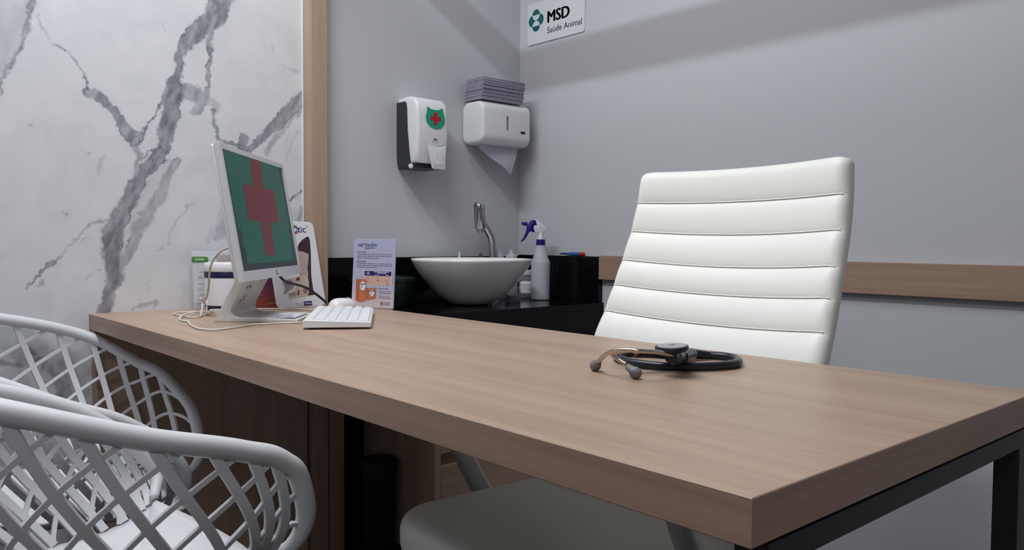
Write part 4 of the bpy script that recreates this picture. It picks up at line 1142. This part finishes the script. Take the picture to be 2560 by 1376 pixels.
# centre line of the front face of the backrest (local y, z)
cl = catmull([(0, .005, .475), (0, .035, .53), (0, .080, .62), (0, .129, .70), (0, .164, .76), (0, .201, .845), (0, .240, .95), (0, .255, 1.013), (0, .264, 1.080)], 10)
HWD = .236
seams_z = [.560, .617, .674, .731, .787, .841, .893, .953, 1.013]
def backrest():
    s = [0]
    for i in range(1, len(cl)): s.append(s[-1]+(cl[i]-cl[i-1]).length)
    Ltot = s[-1]
    ztos = lambda z: float(np.interp(z, [p.z for p in cl], s))
    bounds = [0]+[ztos(z) for z in seams_z]+[Ltot]
    nv = 120; nx = 40
    def at(sv):
        y = float(np.interp(sv, s, [p.y for p in cl])); z = float(np.interp(sv, s, [p.z for p in cl]))
        y2 = float(np.interp(min(sv+.004, Ltot), s, [p.y for p in cl])); z2 = float(np.interp(min(sv+.004, Ltot), s, [p.z for p in cl]))
        y1 = float(np.interp(max(sv-.004, 0), s, [p.y for p in cl])); z1 = float(np.interp(max(sv-.004, 0), s, [p.z for p in cl]))
        tg = Vector((0, y2-y1, z2-z1)).normalized()
        return Vector((0, y, z)), Vector((0, -tg.z, tg.y)), tg
    svals = []
    for a, b in zip(bounds[:-1], bounds[1:]):
        m = 14
        for i in range(m):
            u = i/m
            svals.append(a+(b-a)*(u-.12*math.sin(2*math.pi*u)*.6))
    svals.append(Ltot)
    verts, faces = [], []
    nr = len(svals)
    def bulge(sv):
        for a, b in zip(bounds[:-1], bounds[1:]):
            if a <= sv <= b+1e-9:
                u = (sv-a)/(b-a)
                return math.sin(math.pi*min(max(u, 0), 1))**.55
        return 0
    xs = [math.sin(math.pi/2*(-1+2*i/nx)) for i in range(nx+1)]
    for side in (0, 1):
        for sv in svals:
            p, n, tg = at(sv)
            for xk in xs:
                top = min(1, (Ltot-sv)/.016); topr = 1-math.sqrt(max(0, 1-(1-top)**2)) if top < 1 else 0
                edge = max(0, abs(xk)-.90)/.10
                er = 1-math.sqrt(max(0, 1-edge**2))
                wid = HWD+.024*min(1, max(0, (1.07-p.z)/.32))
                # corners rounded
                if Ltot-sv < .015:
                    k = (.015-(Ltot-sv))/.015
                    wid -= .015*(1-math.sqrt(max(0, 1-k*k)))
                conc = .030*(1-(xk)**2)           # hollow in the middle
                if side == 0:
                    off = -conc*.0+.0075*bulge(sv)*(1-edge**2)-.016*er-.010*topr
                    q = p-n*(conc)+n*off
                else:
                    q = p-n*(conc)-n*(.036-.012*er-.012*topr)
                verts.append((q.x+xk*wid, q.y, q.z))
    W_ = nx+1
    N = nr*W_
    for i in range(nr-1):
        for j in range(nx):
            a = i*W_+j
            faces.append((a, a+1, a+W_+1, a+W_))
            faces.append((N+a+1, N+a, N+a+W_, N+a+W_+1))
    for i in range(nr-1):
        for j in (0, nx):
            a = i*W_+j
            faces.append((a, a+W_, N+a+W_, N+a))
    for j in range(nx):
        for i in (0, nr-1):
            a = i*W_+j
            faces.append((a, a+1, N+a+1, N+a))
    me = fixn(mk([OM @ Vector(v) for v in verts], faces))
    stitches = []
    for b in bounds[1:-1]:
        p, n, tg = at(b+.0015)
        path = []
        for i in range(31):
            xk = -.97+1.94*i/30
            conc = .030*(1-xk*xk); edge = max(0, abs(xk)-.90)/.10
            er = 1-math.sqrt(max(0, 1-edge**2))
            q = p-n*conc+n*(.0026-.016*er)
            path.append(OM @ Vector((xk*(HWD+.024*min(1, max(0, (1.07-p.z)/.32))), q.y, q.z)))
        stitches.append(tube(path, .0010, 5))
    return me, stitches
bme, stz = backrest()
bk = obj('backrest', bme, M_cream, t, 'all')
M_st = mat('white_thread', (.85, .85, .83), .6, noise=.02)
for s_ in stz:
    obj('stitching', s_, M_st, bk)
# seat cushion
seat = rrect(-.235, .235, -.355, .075, .085, 8)
obj('seat', prism(seat, .405, .478, OM, .026, 4), M_cream, t, True)
obj('seat_pan', prism(rrect(-.20, .20, -.31, .05, .07, 6), .385, .4045, OM, .004, 2), M_black, t)
for sx in (-1, 1):
    x = sx*.262
    pth = [(sx*.215, -.02, .395), (x*.98, -.05, .40), (x, -.10, .425), (x, -.150, .50), (x, -.185, .575), (x, -.18, .625), (x, -.13, .645), (x, .02, .650), (x*.99, .10, .655), (sx*.245, .125, .660)]
    arm = obj('armrest', tube(catmull([OM @ Vector(p) for p in pth], 8), .0185, 16), M_alu, t, True)
    obj('arm_pad', box(x-.022, x+.022, -.14, .06, .656, .676, .008, 3, OM), M_cream, arm, True)
obj('gas_lift', lathe([(0, .10), (.026, .10), (.026, .25), (.018, .255), (.018, .385), (0, .385)], 24, M=OM @ Matrix.Translation((0, -.14, 0))), M_black, t, True)
st = OM @ Matrix.Translation((0, -.14, 0))
for k in range(5):
    a = math.radians(72*k+18)
    d = Vector((math.cos(a), math.sin(a), 0))
    lg = obj('base_arm', tube([st @ (d*.02+Vector((0, 0, .105))), st @ (d*.15+Vector((0, 0, .095))), st @ (d*.285+Vector((0, 0, .078)))], [.026, .021, .015], 10, flat=.7), M_chrome, t, True)
    wc = st @ (d*.285+Vector((0, 0, .026)))
    obj('caster', lathe([(0, -.021), (.020, -.021), (.0255, -.017), (.0255, .017), (.020, .021), (0, .021)], 20, M=Matrix.Translation(wc) @ Matrix.Rotation(a, 4, 'Z') @ Matrix.Rotation(math.radians(90), 4, 'X')), M_bin, lg, True)
    obj('caster_stem', tube([st @ (d*.285+Vector((0, 0, .040))), st @ (d*.285+Vector((0, 0, .080)))], .006, 8), M_chrome, lg, True)

# ================================================================== LATTICE CHAIRS
def hermite(ks, P):
    ks = np.array(ks, float); P = np.array(P, float)
    m = np.zeros_like(P)
    n = len(ks)
    for i in range(n):
        if i == 0: m[i] = (P[1]-P[0])/(ks[1]-ks[0])
        elif i == n-1: m[i] = (P[-1]-P[-2])/(ks[-1]-ks[-2])
        else:
            h0, h1 = ks[i]-ks[i-1], ks[i+1]-ks[i]
            d0, d1 = (P[i]-P[i-1])/h0, (P[i+1]-P[i])/h1
            m[i] = (d0*h1+d1*h0)/(h0+h1)
    def f(k):
        k = min(max(k, ks[0]), ks[-1])
        i = int(min(np.searchsorted(ks, k, side='right')-1, n-2))
        h = ks[i+1]-ks[i]; t_ = (k-ks[i])/h
        a = 2*t_**3-3*t_**2+1; b = t_**3-2*t_**2+t_; c = -2*t_**3+3*t_**2; d = t_**3-t_**2
        return Vector(P[i]*a+m[i]*h*b+P[i+1]*c+m[i+1]*h*d)
    return f

def ribbon(path, nrm, w, th):
    """rectangular bar swept along path; nrm = list of surface normals"""
    v, f = [], []
    n = len(path)
    for i in range(n):
        tg = (path[min(i+1, n-1)]-path[max(i-1, 0)]).normalized()
        nn = (nrm[i]-tg*nrm[i].dot(tg)).normalized()
        s = tg.cross(nn)
        c_ = .3
        for a, b in ((1-c_*.3, 1), (1, 1-c_), (1, -1+c_), (1-c_*.3, -1), (-1+c_*.3, -1), (-1, -1+c_), (-1, 1-c_), (-1+c_*.3, 1)):
            v.append(path[i]+s*(a*w/2)+nn*(b*th/2))
    for i in range(n-1):
        for k in range(8):
            f.append((i*8+k, i*8+(k+1) % 8, (i+1)*8+(k+1) % 8, (i+1)*8+k))
    f.append(tuple(range(8))[::-1]); f.append(tuple((n-1)*8+k for k in range(8)))
    return fixn(mk(v, f))

def lattice_chair(label, KS, RIM, KB, SEAT, rim_r, front_drop, legs):
    RIM = [SEAT[0]]+list(RIM[1:-1])+[SEAT[-1]]
    R_ = hermite(KS, RIM); B_ = hermite(KB, SEAT)
    cen = Vector((0, 0, 0))
    for p in SEAT: cen += Vector(p)
    cen /= len(SEAT)
    t = thing('lattice_chair', (cen.x, cen.y, 0), label, 'chair', 'white lattice armchairs beside the desk')
    def S(k, v):
        a, b = R_(k), B_(k)
        p = a.lerp(b, v)
        out = Vector((p.x-cen.x, p.y-cen.y, 0))
        if out.length > 1e-6: out.normalize()
        return p+out*(.030*math.sin(math.pi*v)*min(1, (a-b).length/.2))
    def nrm(k, v):
        e = .01
        dk = S(min(k+e, 2), v)-S(max(k-e, 0), v); dv = S(k, min(v+e, 1))-S(k, max(v-e, 0))
        n = dk.cross(dv)
        if n.length < 1e-9: n = Vector((0, 0, 1))
        n.normalize()
        out = Vector((S(k, v).x-cen.x, S(k, v).y-cen.y, 0))
        return n if n.dot(out) > 0 else -n
    # rim
    N = 260
    path = [R_(2*i/N) for i in range(N+1)]
    rads = [rim_r*min(1, .55+.45*min(i, N-i)/12) for i in range(N+1)]
    obj('rim', tube(path, rads, 14), M_whitem, t, 'all')
    # broad straps sweep forward, thin rods cross them
    starts = [.185, .24, .31, .395, .485, .575, .665, .755, .845, .935]
    for side in (0, 1):
        for k0 in starts:
            k1 = max(.05, k0-.145 if k0 > .3 else k0-.10)
            P_, Nn = [], []
            for i in range(15):
                v = i/14
                k = k0+(k1-k0)*v**1.15
                kk = k if side == 0 else 2-k
                P_.append(S(kk, v)); Nn.append(nrm(kk, v))
            obj('strap', ribbon(P_, Nn, .0132, .0075), M_whitem, t, True)
        for k0, sh in ((.045, .14), (.08, .20), (.12, .28), (.175, .35), (.25, .37), (.335, .38), (.415, .38), (.50, .38), (.59, .37), (.69, .37), (.80, .37)):
            P_, Nn = [], []
            for i in range(19):
                v = i/18
                k = k0+sh*v
                if k > .985: break
                kk = k if side == 0 else 2-k
                P_.append(S(kk, v)-nrm(kk, v)*.0005); Nn.append(nrm(kk, v))
            if len(P_) > 3:
                obj('rod', ribbon(P_, Nn, .0070, .0060), M_whitem, t, True)
    # seat shell
    loop = [B_(2*i/60) for i in range(61)]
    a, b = loop[-1], loop[0]
    for i in range(1, 16):
        u = i/16
        p = a.lerp(b, u)
        fwd = Vector((-(b-a).y, (b-a).x, 0)).normalized()
        p = p+fwd*(.035*math.sin(math.pi*u))*(1 if fwd.dot(p-cen) > 0 else -1)
        p.z -= front_drop*math.sin(math.pi*u)
        loop.append(p)
    n = len(loop)
    cz = min(p.z for p in loop[:61])-.012
    c0 = Vector((cen.x, cen.y, cz))
    v, f = [], []
    RR = 12
    for th in (0, -.006):
        v.append(c0+Vector((0, 0, th)))
        for j in range(1, RR+1):
            r = j/RR
            for p in loop:
                q = c0.lerp(p, r)
                q.z = cz+(p.z-cz)*r**3+th
                v.append(q)
    M_ = 1+RR*n
    for lay in (0, 1):
        o_ = lay*M_
        for i in range(n):
            i2 = (i+1) % n
            fc = (o_, o_+1+i, o_+1+i2)
            f.append(fc if lay == 0 else fc[::-1])
            for j in range(RR-1):
                q = (o_+1+j*n+i, o_+1+(j+1)*n+i, o_+1+(j+1)*n+i2, o_+1+j*n+i2)
                f.append(q if lay == 0 else q[::-1])
    for i in range(n):
        i2 = (i+1) % n
        f.append((1+(RR-1)*n+i, M_+1+(RR-1)*n+i, M_+1+(RR-1)*n+i2, 1+(RR-1)*n+i2))
    obj('seat', fixn(mk(v, f)), M_whitem, t, 'all')
    for (x, y, fx, fy) in legs:
        obj('leg', tube([(x, y, cz-.004), (fx, fy, .001)], [.016, .011], 12), M_whitem, t, True)
    return t

KS = [0, .04, .08, .12, .16, .25, .40, .55, .72, 1.0, 1.28, 1.45, 1.6, 1.75, 1.84, 1.88, 1.94, 2.0]
KB = [0, .08, .16, .25, .4, .55, .72, 1.0, 1.28, 1.45, 1.6, 1.75, 1.84, 1.92, 2.0]
near_rim = [(1.080, -.020, .505), (1.098, -.010, .512), (1.114, .003, .555), (1.122, -.012, .615), (1.124, -.034, .638), (1.124, -.086, .660), (1.120, -.205, .694), (1.100, -.325, .735), (1.04, -.44, .772), (.88, -.52, .80),
            (.735, -.43, .745), (.69, -.315, .705), (.672, -.230, .672), (.662, -.155, .632), (.660, -.105, .592), (.662, -.080, .565), (.672, -.055, .525), (.69, -.065, .50)]
near_seat = [(1.074, -.045, .492), (1.070, -.05, .486), (1.068, -.065, .478), (1.065, -.090, .466), (1.058, -.155, .455), (1.045, -.225, .45), (1.01, -.31, .45), (.88, -.39, .455),
             (.75, -.31, .45), (.715, -.235, .45), (.705, -.17, .45), (.70, -.115, .46), (.70, -.092, .47), (.70, -.075, .48), (.705, -.070, .49)]
lattice_chair('white lattice armchair nearest the camera, its arm end pointing at the desk', KS, near_rim, KB, near_seat, .0142, .018,
              [(1.02, -.08, 1.06, -.03), (.75, -.10, .71, -.05), (.99, -.31, 1.03, -.40), (.77, -.31, .73, -.40)])
far_rim = [(.335, .115, .415), (.322, .140, .438), (.302, .150, .476), (.268, .145, .545), (.192, .122, .600), (.112, .075, .640), (.046, -.008, .697), (.044, -.135, .740), (.085, -.33, .78), (.33, -.47, .80),
           (.555, -.40, .75), (.612, -.285, .700), (.617, -.19, .652), (.605, -.08, .600), (.60, -.02, .55), (.60, .01, .51), (.585, .02, .45), (.555, .0, .415)]
far_seat = [(.335, .100, .405), (.300, .085, .407), (.245, .06, .412), (.195, .02, .42), (.155, -.05, .43), (.145, -.14, .435), (.175, -.25, .44), (.34, -.34, .445),
            (.50, -.28, .44), (.54, -.2, .435), (.55, -.13, .43), (.555, -.06, .42), (.555, -.03, .415), (.55, -.015, .41), (.545, -.005, .408)]
lattice_chair('white lattice armchair by the marble wall, one arm tucked under the desk', KS, far_rim, KB, far_seat, .0125, .015,
              [(.30, .03, .29, .08), (.50, -.05, .53, .0), (.22, -.22, .17, -.30), (.47, -.25, .50, -.33)])
